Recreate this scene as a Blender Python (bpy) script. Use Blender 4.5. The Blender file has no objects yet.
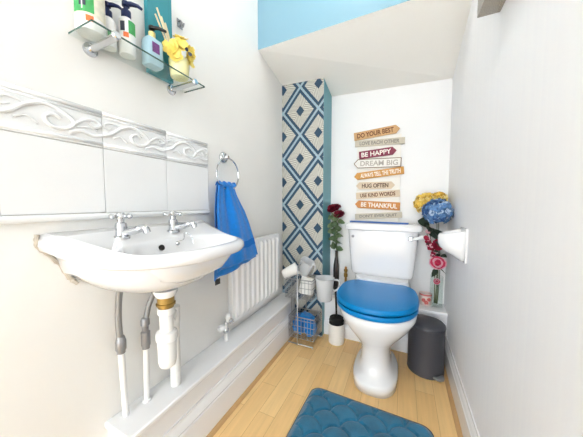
import bpy, bmesh, math, random
from mathutils import Vector, Matrix
random.seed(7)
PI = math.pi
sc = bpy.context.scene
col = sc.collection

# ------------------------------------------------------------------ materials
def srgb(r, g, b):
    f = lambda c: c / 12.92 if c <= 0.04045 else ((c + 0.055) / 1.055) ** 2.4
    return (f(r / 255), f(g / 255), f(b / 255), 1.0)

def setin(b, name, v):
    if name in b.inputs:
        b.inputs[name].default_value = v

def mat(name, rgb, rough=0.5, metal=0.0, trans=0.0, ior=1.45, coat=0.0, emit=None, estr=0.0,
        var=0.0, vscale=8.0, bump=0.0, bscale=60.0, sheen=0.0, spec=0.5, alpha=1.0):
    m = bpy.data.materials.new(name); m.use_nodes = True
    nt = m.node_tree; b = nt.nodes['Principled BSDF']
    setin(b, 'Base Color', srgb(*rgb)); setin(b, 'Roughness', rough); setin(b, 'Metallic', metal)
    setin(b, 'Transmission Weight', trans); setin(b, 'IOR', ior); setin(b, 'Coat Weight', coat)
    setin(b, 'Sheen Weight', sheen); setin(b, 'Specular IOR Level', spec); setin(b, 'Alpha', alpha)
    if emit:
        setin(b, 'Emission Color', srgb(*emit)); setin(b, 'Emission Strength', estr)
    tc = nt.nodes.new('ShaderNodeTexCoord')
    if var > 0:
        n = nt.nodes.new('ShaderNodeTexNoise'); n.inputs['Scale'].default_value = vscale; n.inputs['Detail'].default_value = 4
        nt.links.new(tc.outputs['Object'], n.inputs['Vector'])
        mr = nt.nodes.new('ShaderNodeMapRange'); mr.inputs[1].default_value = 0.3; mr.inputs[2].default_value = 0.7
        mr.inputs[3].default_value = 1 - var; mr.inputs[4].default_value = 1 + var
        nt.links.new(n.outputs[0], mr.inputs[0])
        hs = nt.nodes.new('ShaderNodeHueSaturation'); hs.inputs['Color'].default_value = srgb(*rgb)
        nt.links.new(mr.outputs[0], hs.inputs['Value']); nt.links.new(hs.outputs[0], b.inputs['Base Color'])
    if bump > 0:
        n2 = nt.nodes.new('ShaderNodeTexNoise'); n2.inputs['Scale'].default_value = bscale; n2.inputs['Detail'].default_value = 3
        nt.links.new(tc.outputs['Object'], n2.inputs['Vector'])
        bp = nt.nodes.new('ShaderNodeBump'); bp.inputs['Strength'].default_value = bump; bp.inputs['Distance'].default_value = 0.002
        nt.links.new(n2.outputs[0], bp.inputs['Height']); nt.links.new(bp.outputs[0], b.inputs['Normal'])
    return m

class NX:
    """tiny helper for math-node expressions"""
    def __init__(s, nt): s.nt = nt
    def m(s, op, a, b=None, c=None):
        n = s.nt.nodes.new('ShaderNodeMath'); n.operation = op
        for i, v in enumerate((a, b, c)):
            if v is None: continue
            if isinstance(v, (int, float)): n.inputs[i].default_value = v
            else: s.nt.links.new(v, n.inputs[i])
        return n.outputs[0]
    def mix(s, f, a, b):
        n = s.nt.nodes.new('ShaderNodeMix'); n.data_type = 'RGBA'
        s.nt.links.new(f, n.inputs[0])
        for i, v in ((6, a), (7, b)):
            if isinstance(v, tuple): n.inputs[i].default_value = v
            else: s.nt.links.new(v, n.inputs[i])
        return n.outputs[2]

def mat_wallpaper():
    m = bpy.data.materials.new('diamond_wallpaper'); m.use_nodes = True
    nt = m.node_tree; b = nt.nodes['Principled BSDF']; x = NX(nt)
    g = nt.nodes.new('ShaderNodeNewGeometry'); sp = nt.nodes.new('ShaderNodeSeparateXYZ')
    nt.links.new(g.outputs['Position'], sp.inputs[0])
    u = x.m('DIVIDE', x.m('SUBTRACT', sp.outputs[0], -0.641), 0.256)
    v = x.m('DIVIDE', x.m('SUBTRACT', sp.outputs[2], 1.052), 0.313)
    d1 = x.m('PINGPONG', x.m('ADD', u, v), 0.5); d2 = x.m('PINGPONG', x.m('SUBTRACT', u, v), 0.5)
    d = x.m('MINIMUM', d1, d2)
    light = x.m('LESS_THAN', d, 0.030)
    dark = x.m('MULTIPLY', x.m('GREATER_THAN', d, 0.036), x.m('LESS_THAN', d, 0.125))
    dia = x.m('GREATER_THAN', d, 0.385)
    # fine radiating hatch inside each diamond
    uu = x.m('PINGPONG', x.m('ADD', u, x.m('MULTIPLY', x.m('ROUND', x.m('ADD', u, v)), 0)), 0.5)
    h = x.m('ADD', x.m('MULTIPLY', x.m('MAXIMUM', d1, d2), 0.4), x.m('SUBTRACT', d1, d2))
    st = x.m('GREATER_THAN', x.m('SINE', x.m('MULTIPLY', h, 95.0)), 0.1)
    c0 = x.mix(st, srgb(206, 204, 194), srgb(150, 150, 141))
    c1 = x.mix(dark, c0, srgb(30, 68, 94))
    c2 = x.mix(light, c1, srgb(150, 176, 190))
    c3 = x.mix(dia, c2, srgb(26, 62, 88))
    nt.links.new(c3, b.inputs['Base Color']); setin(b, 'Roughness', 0.55)
    return m

def mat_floor():
    m = bpy.data.materials.new('oak_laminate'); m.use_nodes = True
    nt = m.node_tree; b = nt.nodes['Principled BSDF']; x = NX(nt)
    g = nt.nodes.new('ShaderNodeNewGeometry'); mp = nt.nodes.new('ShaderNodeMapping')
    mp.inputs['Rotation'].default_value = (0, 0, PI / 2)
    nt.links.new(g.outputs['Position'], mp.inputs[0])
    br = nt.nodes.new('ShaderNodeTexBrick'); br.offset = 0.37; br.offset_frequency = 2
    br.inputs['Scale'].default_value = 1.0; br.inputs['Brick Width'].default_value = 0.42; br.inputs['Row Height'].default_value = 0.078
    br.inputs['Mortar Size'].default_value = 0.0007; br.inputs['Bias'].default_value = 0.0
    br.inputs['Color1'].default_value = srgb(250, 213, 152); br.inputs['Color2'].default_value = srgb(243, 200, 136)
    br.inputs['Mortar'].default_value = srgb(196, 152, 102)
    nt.links.new(mp.outputs[0], br.inputs['Vector'])
    mp2 = nt.nodes.new('ShaderNodeMapping'); mp2.inputs['Scale'].default_value = (38, 2.5, 1)
    nt.links.new(g.outputs['Position'], mp2.inputs[0])
    n = nt.nodes.new('ShaderNodeTexNoise'); n.inputs['Scale'].default_value = 1.6; n.inputs['Detail'].default_value = 6; n.inputs['Distortion'].default_value = 0.8
    nt.links.new(mp2.outputs[0], n.inputs['Vector'])
    mr = nt.nodes.new('ShaderNodeMapRange'); mr.inputs[1].default_value = 0.3; mr.inputs[2].default_value = 0.7; mr.inputs[3].default_value = 0.93; mr.inputs[4].default_value = 1.05
    nt.links.new(n.outputs[0], mr.inputs[0])
    hs = nt.nodes.new('ShaderNodeHueSaturation'); nt.links.new(br.outputs[0], hs.inputs['Color']); nt.links.new(mr.outputs[0], hs.inputs['Value'])
    nt.links.new(hs.outputs[0], b.inputs['Base Color']); setin(b, 'Roughness', 0.34)
    return m

def mat_stripes(name, c_a, c_b, axis, period, rough):
    m = bpy.data.materials.new(name); m.use_nodes = True
    nt = m.node_tree; b = nt.nodes['Principled BSDF']; x = NX(nt)
    g = nt.nodes.new('ShaderNodeNewGeometry'); sp = nt.nodes.new('ShaderNodeSeparateXYZ'); nt.links.new(g.outputs['Position'], sp.inputs[0])
    mp = nt.nodes.new('ShaderNodeMapping'); sc3 = [3, 3, 0.25]; sc3[axis] = 1 / period; mp.inputs['Scale'].default_value = sc3
    nt.links.new(g.outputs['Position'], mp.inputs[0])
    n = nt.nodes.new('ShaderNodeTexNoise'); n.inputs['Scale'].default_value = 1.0; n.inputs['Detail'].default_value = 3
    nt.links.new(mp.outputs[0], n.inputs['Vector'])
    mr = nt.nodes.new('ShaderNodeMapRange'); mr.inputs[1].default_value = 0.35; mr.inputs[2].default_value = 0.65; nt.links.new(n.outputs[0], mr.inputs[0])
    nt.links.new(x.mix(mr.outputs[0], srgb(*c_a), srgb(*c_b)), b.inputs['Base Color']); setin(b, 'Roughness', rough)
    return m

M = {}
M['wall'] = mat('wall_paint_white', (242, 242, 242), 0.45, var=0.012, vscale=3)
M['wall_warm'] = mat('wall_paint_warm_white', (242, 241, 237), 0.35, var=0.02, vscale=2.5)
M['wall_right'] = mat_stripes('wall_striped_white', (252, 252, 254), (249, 249, 252), 1, 0.02, 0.5)
M['ceil'] = mat('ceiling_cream', (252, 250, 244), 0.7, var=0.015, vscale=3)
M['blue_paint'] = mat('sky_blue_paint', (132, 172, 190), 0.35)
M['teal_paint'] = mat('teal_paint', (92, 156, 168), 0.4)
M['tile'] = mat('white_glazed_tile', (236, 237, 237), 0.15, coat=0.2, var=0.012, vscale=9)
M['grout'] = mat('tile_grout', (222, 220, 214), 0.8)
M['gloss_white'] = mat('gloss_white_woodwork', (243, 243, 244), 0.25)
M['bead'] = mat('oak_beading', (205, 165, 115), 0.4, var=0.05, vscale=20)
M['ceramic'] = mat('white_ceramic', (238, 238, 239), 0.08, coat=0.4)
M['chrome'] = mat('chrome', (205, 207, 210), 0.12, metal=1.0)
M['steel_wire'] = mat('zinc_wire', (178, 178, 180), 0.3, metal=0.85)
M['braid'] = mat('braided_hose', (150, 150, 150), 0.4, metal=0.6, bump=0.8, bscale=400)
M['white_plastic'] = mat('white_plastic', (242, 242, 240), 0.3)
M['brass'] = mat('dull_brass', (160, 130, 70), 0.4, metal=0.7, var=0.25, vscale=60)
M['blue_gloss'] = mat('blue_gloss_lacquer', (0, 126, 194), 0.3, spec=0.3)
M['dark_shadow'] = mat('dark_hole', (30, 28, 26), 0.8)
M['glass'] = mat('clear_glass', (240, 250, 247), 0.02, trans=1.0, ior=1.45)
def mat_thin(name, tint, f0):
    m = bpy.data.materials.new(name); m.use_nodes = True; nt = m.node_tree; nt.nodes.remove(nt.nodes['Principled BSDF'])
    a = nt.nodes.new('ShaderNodeBsdfTransparent'); a.inputs[0].default_value = tint
    g = nt.nodes.new('ShaderNodeBsdfGlossy'); g.inputs['Roughness'].default_value = 0.03
    lw = nt.nodes.new('ShaderNodeLayerWeight'); lw.inputs[0].default_value = f0; x = NX(nt)
    fr = x.m('ADD', x.m('MULTIPLY', x.m('POWER', lw.outputs['Facing'], 3.0), 0.28), 0.03)
    mx = nt.nodes.new('ShaderNodeMixShader'); nt.links.new(fr, mx.inputs[0]); nt.links.new(a.outputs[0], mx.inputs[1]); nt.links.new(g.outputs[0], mx.inputs[2])
    nt.links.new(mx.outputs[0], nt.nodes['Material Output'].inputs[0]); return m
M['glass'] = mat_thin('thin_clear_glass', (0.965, 0.985, 0.978, 1), 0.5)
M['glass_edge'] = mat('green_glass_edge', (62, 92, 84), 0.1)
M['grey_bin'] = mat('charcoal_bin_metal', (74, 75, 82), 0.35, metal=0.2)
M['grey_bin_lid'] = mat('charcoal_bin_lid', (66, 67, 73), 0.45)
M['grey_metal'] = mat('grey_pedal', (150, 150, 152), 0.35, metal=0.5)
M['black'] = mat('black_plastic', (22, 22, 24), 0.45)
M['bristle'] = mat('black_bristle', (16, 16, 17), 0.9)
M['towel'] = mat('blue_terry', (0, 126, 216), 0.95, var=0.10, vscale=70, bump=0.9, bscale=500, sheen=0.3)
M['towel_band'] = mat('blue_woven_band', (0, 110, 202), 0.8, bump=0.5, bscale=300)
M['tagm'] = mat('dark_care_tag', (50, 50, 55), 0.8)
M['cloth_blue'] = mat('blue_cloth', (28, 130, 208), 0.9, var=0.15, vscale=40, sheen=0.3)
M['mat_pile'] = mat('teal_plush', (0, 102, 138), 0.85, var=0.26, vscale=22, bump=0.7, bscale=260, sheen=0.5)
M['mat_edge'] = mat('navy_binding', (22, 56, 82), 0.8)
M['translucent'] = mat('milky_plastic', (246, 248, 250), 0.25, alpha=0.5)
M['paper'] = mat('white_paper', (244, 243, 240), 0.9, bump=0.3, bscale=200)
M['navy'] = mat('navy_plastic', (22, 38, 84), 0.35)
M['lab_green'] = mat('green_label', (72, 168, 96), 0.5, var=0.25, vscale=50)
M['lab_orange'] = mat('orange_label', (236, 120, 66), 0.5)
M['lab_dark'] = mat('dark_print', (52, 58, 72), 0.5)
M['lab_purple'] = mat('purple_label', (120, 62, 130), 0.5, var=0.3, vscale=120)
M['lab_tan'] = mat('tan_label', (232, 226, 206), 0.5, var=0.12, vscale=60)
M['blue_bottle'] = mat('pale_blue_plastic', (172, 204, 218), 0.3)
M['amber'] = mat('pale_yellow_plastic', (240, 225, 150), 0.4)
M['teal_box'] = mat('teal_card', (44, 140, 152), 0.5)
M['reed'] = mat('pale_reed', (228, 214, 180), 0.7)
M['yellow_pot'] = mat('pale_yellow_glass', (246, 242, 186), 0.15)
M['yellow_petal'] = mat('yellow_petal', (252, 230, 122), 0.6, var=0.08, vscale=40)
M['hyd_yellow'] = mat('yellow_hydrangea', (240, 204, 96), 0.7, var=0.16, vscale=60)
M['hyd_blue'] = mat('dusty_blue_hydrangea', (92, 134, 182), 0.7, var=0.35, vscale=70)
M['hyd_pale'] = mat('pale_blue_petal', (176, 198, 222), 0.7, var=0.1, vscale=60)
M['hyd_deep'] = mat('deep_blue_petal', (48, 84, 138), 0.7, var=0.1, vscale=60)
M['hyd_cream'] = mat('cream_yellow_petal', (248, 226, 150), 0.7)
M['hyd_ochre'] = mat('ochre_petal', (204, 158, 48), 0.7)
M['rose_pink'] = mat('pink_rose', (206, 62, 98), 0.6, var=0.22, vscale=60)
M['rose_edge'] = mat('pale_pink_petal', (238, 188, 200), 0.6)
M['rose_red'] = mat('crimson_rose', (160, 30, 62), 0.6, var=0.2, vscale=60)
M['berry'] = mat('deep_red_petal', (122, 14, 44), 0.6, var=0.2, vscale=60)
M['leaf'] = mat('green_leaf', (112, 134, 98), 0.6, var=0.2, vscale=40)
M['leaf_dark'] = mat('dark_green_leaf', (52, 66, 52), 0.55, var=0.2, vscale=40)
M['stem'] = mat('green_stem', (84, 98, 64), 0.6)
M['vase_dark'] = mat('dark_brown_glass', (62, 54, 52), 0.15)
M['candle'] = mat('pink_white_candle', (240, 222, 216), 0.4)
M['candle_pr'] = mat('coral_print', (214, 110, 104), 0.5, var=0.2, vscale=80)
M['copper'] = mat('copper_pipe', (190, 140, 80), 0.3, metal=0.8)
M['silver_mesh'] = mat('speckled_silver', (176, 172, 164), 0.5, metal=0.0, var=0.5, vscale=420)
M['lamp_glass'] = mat('lamp_opal', (255, 252, 244), 0.4, emit=(255, 252, 248), estr=11.0)
M['blue_tray'] = mat('blue_plastic_tray', (52, 104, 180), 0.4)
M['wood_tan'] = mat('tan_wood', (206, 164, 114), 0.6, var=0.10, vscale=30)
M['wood_grey'] = mat('greyed_wood', (205, 196, 178), 0.7, var=0.06, vscale=30)
M['wood_maroon'] = mat('maroon_board', (134, 38, 66), 0.5, var=0.08, vscale=30)
M['wood_white'] = mat('white_board', (240, 237, 230), 0.5)
M['wood_gold'] = mat('golden_wood', (204, 146, 66), 0.55, var=0.08, vscale=30)
M['wood_beige'] = mat('beige_wood', (220, 202, 176), 0.6, var=0.06, vscale=30)
M['wood_orange'] = mat('orange_wood', (204, 136, 68), 0.55, var=0.08, vscale=30)
M['ink_brown'] = mat('brown_ink', (108, 62, 36), 0.7)
M['ink_grey'] = mat('grey_ink', (142, 136, 128), 0.7)
M['ink_pale'] = mat('pale_grey_ink', (186, 178, 168), 0.7)
M['ink_white'] = mat('white_ink', (246, 240, 230), 0.7)
M['ink_dark'] = mat('dark_brown_ink', (92, 60, 44), 0.7)
M['brown_edge'] = mat('brown_outline', (140, 112, 84), 0.7)
M['wallpaper'] = mat_wallpaper()
M['floor'] = mat_floor()
M['stain'] = mat('rust_stain_sealant', (190, 180, 165), 0.9, var=0.2, vscale=60)

# ------------------------------------------------------------------ mesh helpers
def B(): return bmesh.new()

def loc_of(o):
    return Vector(o['_o']) if o is not None and '_o' in o else Vector((0, 0, 0))

def obj(name, bm, m, parent=None, base=None, smooth=None, bevel=0.0, sub=0, auto=40):
    """links a bmesh written in world coordinates as ONE object; its origin is its thing's base"""
    org = Vector(base) if base is not None else (loc_of(parent) if parent is not None else Vector((0, 0, 0)))
    bmesh.ops.recalc_face_normals(bm, faces=bm.faces)
    for v in bm.verts: v.co -= org
    if smooth is None or smooth:
        for f in bm.faces: f.smooth = True
    me = bpy.data.meshes.new(name); bm.to_mesh(me); bm.free()
    if smooth is None:
        try: me.set_sharp_from_angle(angle=math.radians(auto))
        except Exception: pass
    o = bpy.data.objects.new(name, me); col.objects.link(o)
    for mm in (m if isinstance(m, (list, tuple)) else [m]): me.materials.append(mm)
    o['_o'] = tuple(org)
    if parent is not None: o.parent = parent
    else: o.location = org
    if bevel > 0:
        bv = o.modifiers.new('bevel', 'BEVEL'); bv.width = bevel; bv.segments = 2; bv.limit_method = 'ANGLE'; bv.angle_limit = math.radians(35)
    if sub:
        s = o.modifiers.new('sub', 'SUBSURF'); s.levels = sub; s.render_levels = sub
    return o

def tag(o, label, cat, group=None):
    o['label'] = label; o['category'] = cat
    if group: o['group'] = group
    return o

def thing(name, loc, label, cat, group=None):
    o = bpy.data.objects.new(name, None); col.objects.link(o); o.location = loc; o['_o'] = tuple(loc)
    o.empty_display_size = 0.02
    return tag(o, label, cat, group)

def struct(name, bm, m, **k):
    o = obj(name, bm, m, **k); o['kind'] = 'structure'; return o

def box(bm, x0, x1, y0, y1, z0, z1, mi=0):
    vs = [bm.verts.new((x, y, z)) for x in (x0, x1) for y in (y0, y1) for z in (z0, z1)]
    fs = []
    for q in ((0, 1, 3, 2), (4, 6, 7, 5), (0, 4, 5, 1), (2, 3, 7, 6), (0, 2, 6, 4), (1, 5, 7, 3)):
        f = bm.faces.new([vs[i] for i in q]); f.material_index = mi; fs.append(f)
    return vs

def rings(bm, rs, cap0=True, cap1=True, closed=True, mi=0):
    """loft between rings of points (equal counts)"""
    vr = [[bm.verts.new(p) for p in r] for r in rs]
    n = len(vr[0])
    for a, b in zip(vr, vr[1:]):
        for i in range(n if closed else n - 1):
            j = (i + 1) % n
            f = bm.faces.new((a[i], a[j], b[j], b[i])); f.material_index = mi
    if cap0: bm.faces.new(list(reversed(vr[0]))).material_index = mi
    if cap1: bm.faces.new(vr[-1]).material_index = mi
    return vr

def tube(bm, pts, r, n=10, cap=True, mi=0):
    pts = [Vector(p) for p in pts]
    rad = r if isinstance(r, (list, tuple)) else [r] * len(pts)
    t0 = (pts[1] - pts[0]).normalized()
    up = Vector((0, 0, 1)) if abs(t0.z) < 0.9 else Vector((1, 0, 0))
    nrm = t0.cross(up).normalized()
    rs = []
    for i, p in enumerate(pts):
        t = (pts[min(i + 1, len(pts) - 1)] - pts[max(i - 1, 0)])
        t = t.normalized() if t.length > 1e-9 else t0
        nrm = (nrm - t * nrm.dot(t)); nrm = nrm.normalized() if nrm.length > 1e-6 else t.orthogonal().normalized()
        bn = t.cross(nrm)
        rs.append([p + (nrm * math.cos(a) + bn * math.sin(a)) * rad[i] for a in [2 * PI * k / n for k in range(n)]])
    rings(bm, rs, cap, cap, mi=mi)

def lathe(bm, prof, c=(0, 0, 0), n=28, axis=None, cap0=True, cap1=True, mi=0, sx=1.0, sy=1.0, rot=0.0):
    """prof: (radius, height) along axis (default z)"""
    c = Vector(c); q = Vector((0, 0, 1)).rotation_difference(Vector(axis)) if axis is not None else None
    rs = []
    for r, h in prof:
        ring = []
        for k in range(n):
            a = 2 * PI * k / n
            x, y = max(r, 1e-5) * math.cos(a) * sx, max(r, 1e-5) * math.sin(a) * sy
            if rot: x, y = x * math.cos(rot) - y * math.sin(rot), x * math.sin(rot) + y * math.cos(rot)
            p = Vector((x, y, h))
            if q: p = q @ p
            ring.append(c + p)
        rs.append(ring)
    rings(bm, rs, cap0, cap1, mi=mi)

def smoothpts(pts, k=6):
    """Catmull-Rom"""
    P = [Vector(p) for p in pts]; P = [2 * P[0] - P[1]] + P + [2 * P[-1] - P[-2]]
    out = []
    for i in range(1, len(P) - 2):
        for s in range(k):
            t = s / k; a, b, c, d = P[i - 1], P[i], P[i + 1], P[i + 2]
            out.append(0.5 * ((2 * b) + (c - a) * t + (2 * a - 5 * b + 4 * c - d) * t * t + (3 * b - a - 3 * c + d) * t ** 3))
    out.append(P[-2]); return out

def prism(bm, poly, axis, d0, d1, mi=0):
    """extrudes a 2D polygon (in the other two axes, in order) along axis"""
    def P(p, d):
        l = list(p); l.insert(axis, d); return l
    rings(bm, [[P(p, d0) for p in poly], [P(p, d1) for p in poly]], mi=mi)

def superell(cx, cy, rx, ry, n, e=2.0, ryb=None, eb=None):
    pts = []
    for k in range(n):
        a = 2 * PI * k / n; c, s = math.cos(a), math.sin(a)
        r_y = ry if s < 0 else (ryb or ry); ee = e if s < 0 else (eb or e)
        pts.append((cx + rx * math.copysign(abs(c) ** (2 / ee), c), cy + r_y * math.copysign(abs(s) ** (2 / ee), s)))
    return pts

# ------------------------------------------------------------------ room geometry
XL, XR, YB = -0.777, 0.245, 1.708
YC, XC = 1.52, -0.477          # column front, column right side
YH = 1.219                      # bulkhead face
ZC = 2.35
Y0 = -2.2

bm = B(); box(bm, XL - 0.1, XR + 0.1, Y0, YB + 0.1, -0.06, 0); struct('floor', bm, M['floor'], smooth=False)
bm = B(); box(bm, XL - 0.1, XL, Y0, YB + 0.1, 0, ZC); struct('wall_left', bm, M['wall_warm'], smooth=False)
bm = B(); box(bm, XR, XR + 0.1, Y0, YB + 0.1, 0, ZC); struct('wall_right', bm, M['wall_right'], smooth=False)
bm = B(); box(bm, XL, XR, YB, YB + 0.1, 0, 1.9); struct('wall_back', bm, M['wall'], smooth=False)
bm = B(); box(bm, XL - 0.1, XR + 0.1, Y0, YH + 0.1, ZC, ZC + 0.06); struct('ceiling', bm, M['ceil'], smooth=False)
# wedge under the stairs: blue front face, sloping cream soffit
bm = B()
P = {'fl': (XL, YH, 1.782), 'fr': (XR, YH, 1.79), 'bl': (XL, YB, 1.672), 'br': (XR, YB, 1.632),
     'tfl': (XL, YH, ZC), 'tfr': (XR, YH, ZC), 'tbl': (XL, YB, ZC), 'tbr': (XR, YB, ZC)}
V = {k: bm.verts.new(v) for k, v in P.items()}
for q, mi in ((('fl', 'fr', 'tfr', 'tfl'), 0), (('fl', 'bl', 'br', 'fr'), 1), (('tfl', 'tfr', 'tbr', 'tbl'), 1), (('bl', 'tbl', 'tbr', 'br'), 1), (('fl', 'tfl', 'tbl', 'bl'), 1), (('fr', 'br', 'tbr', 'tfr'), 1)):
    bm.faces.new([V[k] for k in q]).material_index = mi
struct('ceiling_slope', bm, [M['blue_paint'], M['ceil']], smooth=False)
# column with patterned paper on its front and teal paint on its side
bm = B()
zt = lambda x, y: 1.782 + (y - YH) / (YB - YH) * (1.672 - 1.782) + 0.002
pts = [(XL, YC), (XC, YC), (XC, YB), (XL, YB)]
lo = [bm.verts.new((x, y, 0)) for x, y in pts]; hi = [bm.verts.new((x, y, zt(x, y))) for x, y in pts]
for i in range(4):
    j = (i + 1) % 4
    bm.faces.new((lo[i], lo[j], hi[j], hi[i])).material_index = 0 if i == 0 else 1
bm.faces.new(hi); bm.faces.new(list(reversed(lo)))
struct('wall_column', bm, [M['wallpaper'], M['teal_paint']], smooth=False)

# boxing along the left wall, with skirting and oak beading
ZL, YL0 = 0.262, 0.372
bm = B()
box(bm, XL, -0.678, YL0 + 0.01, YC, 0, ZL - 0.018)
struct('trim_1', bm, M['gloss_white'], smooth=False)
bm = B(); box(bm, XL, -0.657, YL0, YC, ZL - 0.018, ZL)
struct('trim_2', bm, M['gloss_white'], bevel=0.004)
def skirt_profile(h, t):
    return [(0, 0), (t, 0), (t, h * 0.70), (t * 0.75, h * 0.73), (t * 0.95, h * 0.78), (t * 0.7, h * 0.86), (t * 0.35, h * 0.93), (t * 0.3, h), (0, h)]
bm = B(); prism(bm, [(-0.678 + x, z) for x, z in skirt_profile(0.16, 0.018)], 1, YL0 + 0.01, YC); struct('baseboard_left', bm, M['gloss_white'], smooth=False)
bm = B(); prism(bm, [(-0.66, 0), (-0.645, 0), (-0.648, 0.007), (-0.654, 0.012), (-0.66, 0.013)], 1, YL0, YC); struct('trim_3', bm, M['bead'])
bm = B(); prism(bm, [(XR - x, z) for x, z in skirt_profile(0.15, 0.014)], 1, Y0, 1.575); struct('baseboard_right', bm, M['gloss_white'], smooth=False)
bm = B(); prism(bm, [(XR - 0.014, 0), (XR - 0.030, 0), (XR - 0.027, 0.008), (XR - 0.020, 0.013), (XR - 0.014, 0.014)], 1, Y0, 1.575); struct('trim_4', bm, M['bead'])
# low boxing behind the toilet
YK = 1.575; ZK = 0.284
bm = B(); box(bm, XC, XR, YK, YB, 0, ZK - 0.018); struct('trim_5', bm, M['gloss_white'], smooth=False)
bm = B(); box(bm, XC, XR, YK - 0.014, YB, ZK - 0.018, ZK); struct('trim_6', bm, M['gloss_white'], bevel=0.004)
bm = B(); prism(bm, [(YK - x, z) for x, z in skirt_profile(0.10, 0.012)], 0, XC, XR - 0.015); struct('baseboard_back', bm, M['gloss_white'], smooth=False)

# dado tiles with relief border on the left wall
ZT0, ZT1, ZB0, ZB1 = 0.862, 1.160, 1.056, 1.158
YT1 = 0.795; PT = 0.1985
bm = B(); box(bm, XL, XL + 0.004, -0.45, YT1, ZT0, ZT1); struct('trim_7', bm, M['grout'], smooth=False)
k = 0; tiles = B()
y = YT1
while y > -0.4:
    box(tiles, XL + 0.001, XL + 0.009, y - PT + 0.0012, y, ZT0 + 0.014, ZB0 - 0.001)
    box(tiles, XL + 0.001, XL + 0.009, y - PT + 0.0012, y, ZB0 + 0.001, ZB1)
    y -= PT
struct('trim_8', tiles, M['tile'], bevel=0.0015)
bm = B()
y = YT1
def sw(bm, pts, r): tube(bm, smoothpts([(XL + 0.0095, a, b) for a, b in pts], 5), r, 6)
while y > -0.4:
    a, b = y - PT, y
    for z, r in ((ZB0 + 0.010, 0.0045), (ZB1 - 0.006, 0.0055), (ZB1 - 0.016, 0.0025)):
        tube(bm, [(XL + 0.009, a + 0.001, z), (XL + 0.009, b - 0.0006, z)], r, 8)
    zc = (ZB0 + ZB1) / 2
    f = lambda p, q: (a + PT * p, zc + q * 0.030)
    sw(bm, [f(0.0, -0.55), f(0.12, -0.2), f(0.25, 0.55), f(0.42, 0.95), f(0.6, 0.55), f(0.68, -0.1), f(0.58, -0.7), f(0.44, -0.6), f(0.40, -0.05), f(0.48, 0.3), f(0.55, 0.05)], 0.0052)
    sw(bm, [f(0.25, 0.55), f(0.12, 0.8), f(0.03, 0.5), f(0.06, 0.15), f(0.12, 0.3)], 0.003)
    sw(bm, [f(0.62, -0.9), f(0.76, -0.55), f(0.9, -0.75), f(0.999, -0.55)], 0.0052)
    sw(bm, [f(0.68, -0.1), f(0.8, 0.5), f(0.92, 0.65), f(0.98, 0.3), f(0.9, 0.05), f(0.84, 0.25)], 0.0052)
    sw(bm, [f(0.7, -0.3), f(0.82, -0.1), f(0.94, -0.2)], 0.003)
    sw(bm, [f(0.14, -0.6), f(0.24, -0.3), f(0.34, -0.75)], 0.003)
    y -= PT
struct('trim_9', bm, M['tile'], smooth=True)
bm = B(); tube(bm, [(XL + 0.007, -0.45, ZT0 + 0.004), (XL + 0.007, YT1 + 0.004, ZT0 + 0.004)], 0.009, 10)
tube(bm, [(XL + 0.004, YT1 + 0.002, ZT0), (XL + 0.004, YT1 + 0.002, ZT1)], 0.005, 8); struct('trim_10', bm, M['tile'])

# ------------------------------------------------------------------ ceiling lamp (above the frame)
lp = thing('ceiling_light', (-0.23, 0.90, ZC), 'round opal ceiling light above the front of the toilet', 'ceiling light')
bm = B(); lathe(bm, [(0.14, 0), (0.14, -0.02), (0.13, -0.025)], (-0.23, 0.90, ZC), 32); obj('lamp_base', bm, M['white_plastic'], lp)
bm = B(); lathe(bm, [(0.125, -0.025), (0.12, -0.05), (0.095, -0.075), (0.05, -0.09), (0.005, -0.094)], (-0.23, 0.90, ZC), 32); obj('lamp_shade', bm, M['lamp_glass'], lp)

# ------------------------------------------------------------------ wash basin
def dshape(cy, hy, xf, e=2.6, n=40, xb=XL):
    """flat back on the wall, rounded front: open fan of points from the left end to the right end"""
    pts = []
    for k in range(n + 1):
        a = PI * k / n
        c, s = math.cos(a), math.sin(a)
        pts.append((xb + (xf - xb) * abs(s) ** (2 / e), cy - hy * math.copysign(abs(c) ** (2 / e), c)))
    return pts
sink = thing('wash_basin', (XL, 0.515, 0.63), 'white ceramic wall-hung wash basin with two chrome taps below the relief tiles', 'basin')
bm = B()
CY = 0.520
lev = []
def L(cy, hy, xf, z, e=2.6, dz=0.0, xb=XL):
    pts = dshape(cy, hy, xf, e, xb=xb); out = []
    for x, yy in pts:
        t = 1 - min(1, (x - XL) / 0.16)              # the back deck rises towards the wall
        if z > 0.7: yy = cy + (yy - cy) * (1 + 0.13 * t ** 2)
        out.append((x, yy, z + dz * max(0, t) ** 1.5))
    return out
lev += [L(0.515, 0.05, -0.64, 0.643), L(0.515, 0.10, -0.608, 0.648), L(0.518, 0.145, -0.572, 0.664), L(0.52, 0.178, -0.538, 0.690), L(CY, 0.196, -0.512, 0.716, dz=0.01), L(CY, 0.206, -0.496, 0.736, dz=0.025), L(CY, 0.210, -0.488, 0.746, dz=0.034),
        L(CY, 0.224, -0.466, 0.748, dz=0.036), L(CY, 0.233, -0.452, 0.753, dz=0.038), L(CY, 0.237, -0.446, 0.763, dz=0.04),
        L(CY, 0.235, -0.447, 0.774, dz=0.043), L(CY, 0.229, -0.454, 0.781, dz=0.046), L(CY, 0.220, -0.466, 0.783, dz=0.047)]
nn = len(lev[0])
# inside of the bowl: ellipse clear of the wall, matched point by point to the outline's own angles
def bowl(cx, cy, rx, ry, z, e=2.3):
    out = []
    for k in range(nn):
        a = PI * k / (nn - 1)
        c, s = math.cos(a), math.sin(a)
        out.append((cx + rx * (2 * abs(s) ** 0.9 - 1), cy - ry * math.copysign(abs(c) ** 0.9, c) * (1.0), z))
    return out
vr = rings(bm, lev, cap0=True, cap1=False, closed=False)
top = vr[-1]
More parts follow.
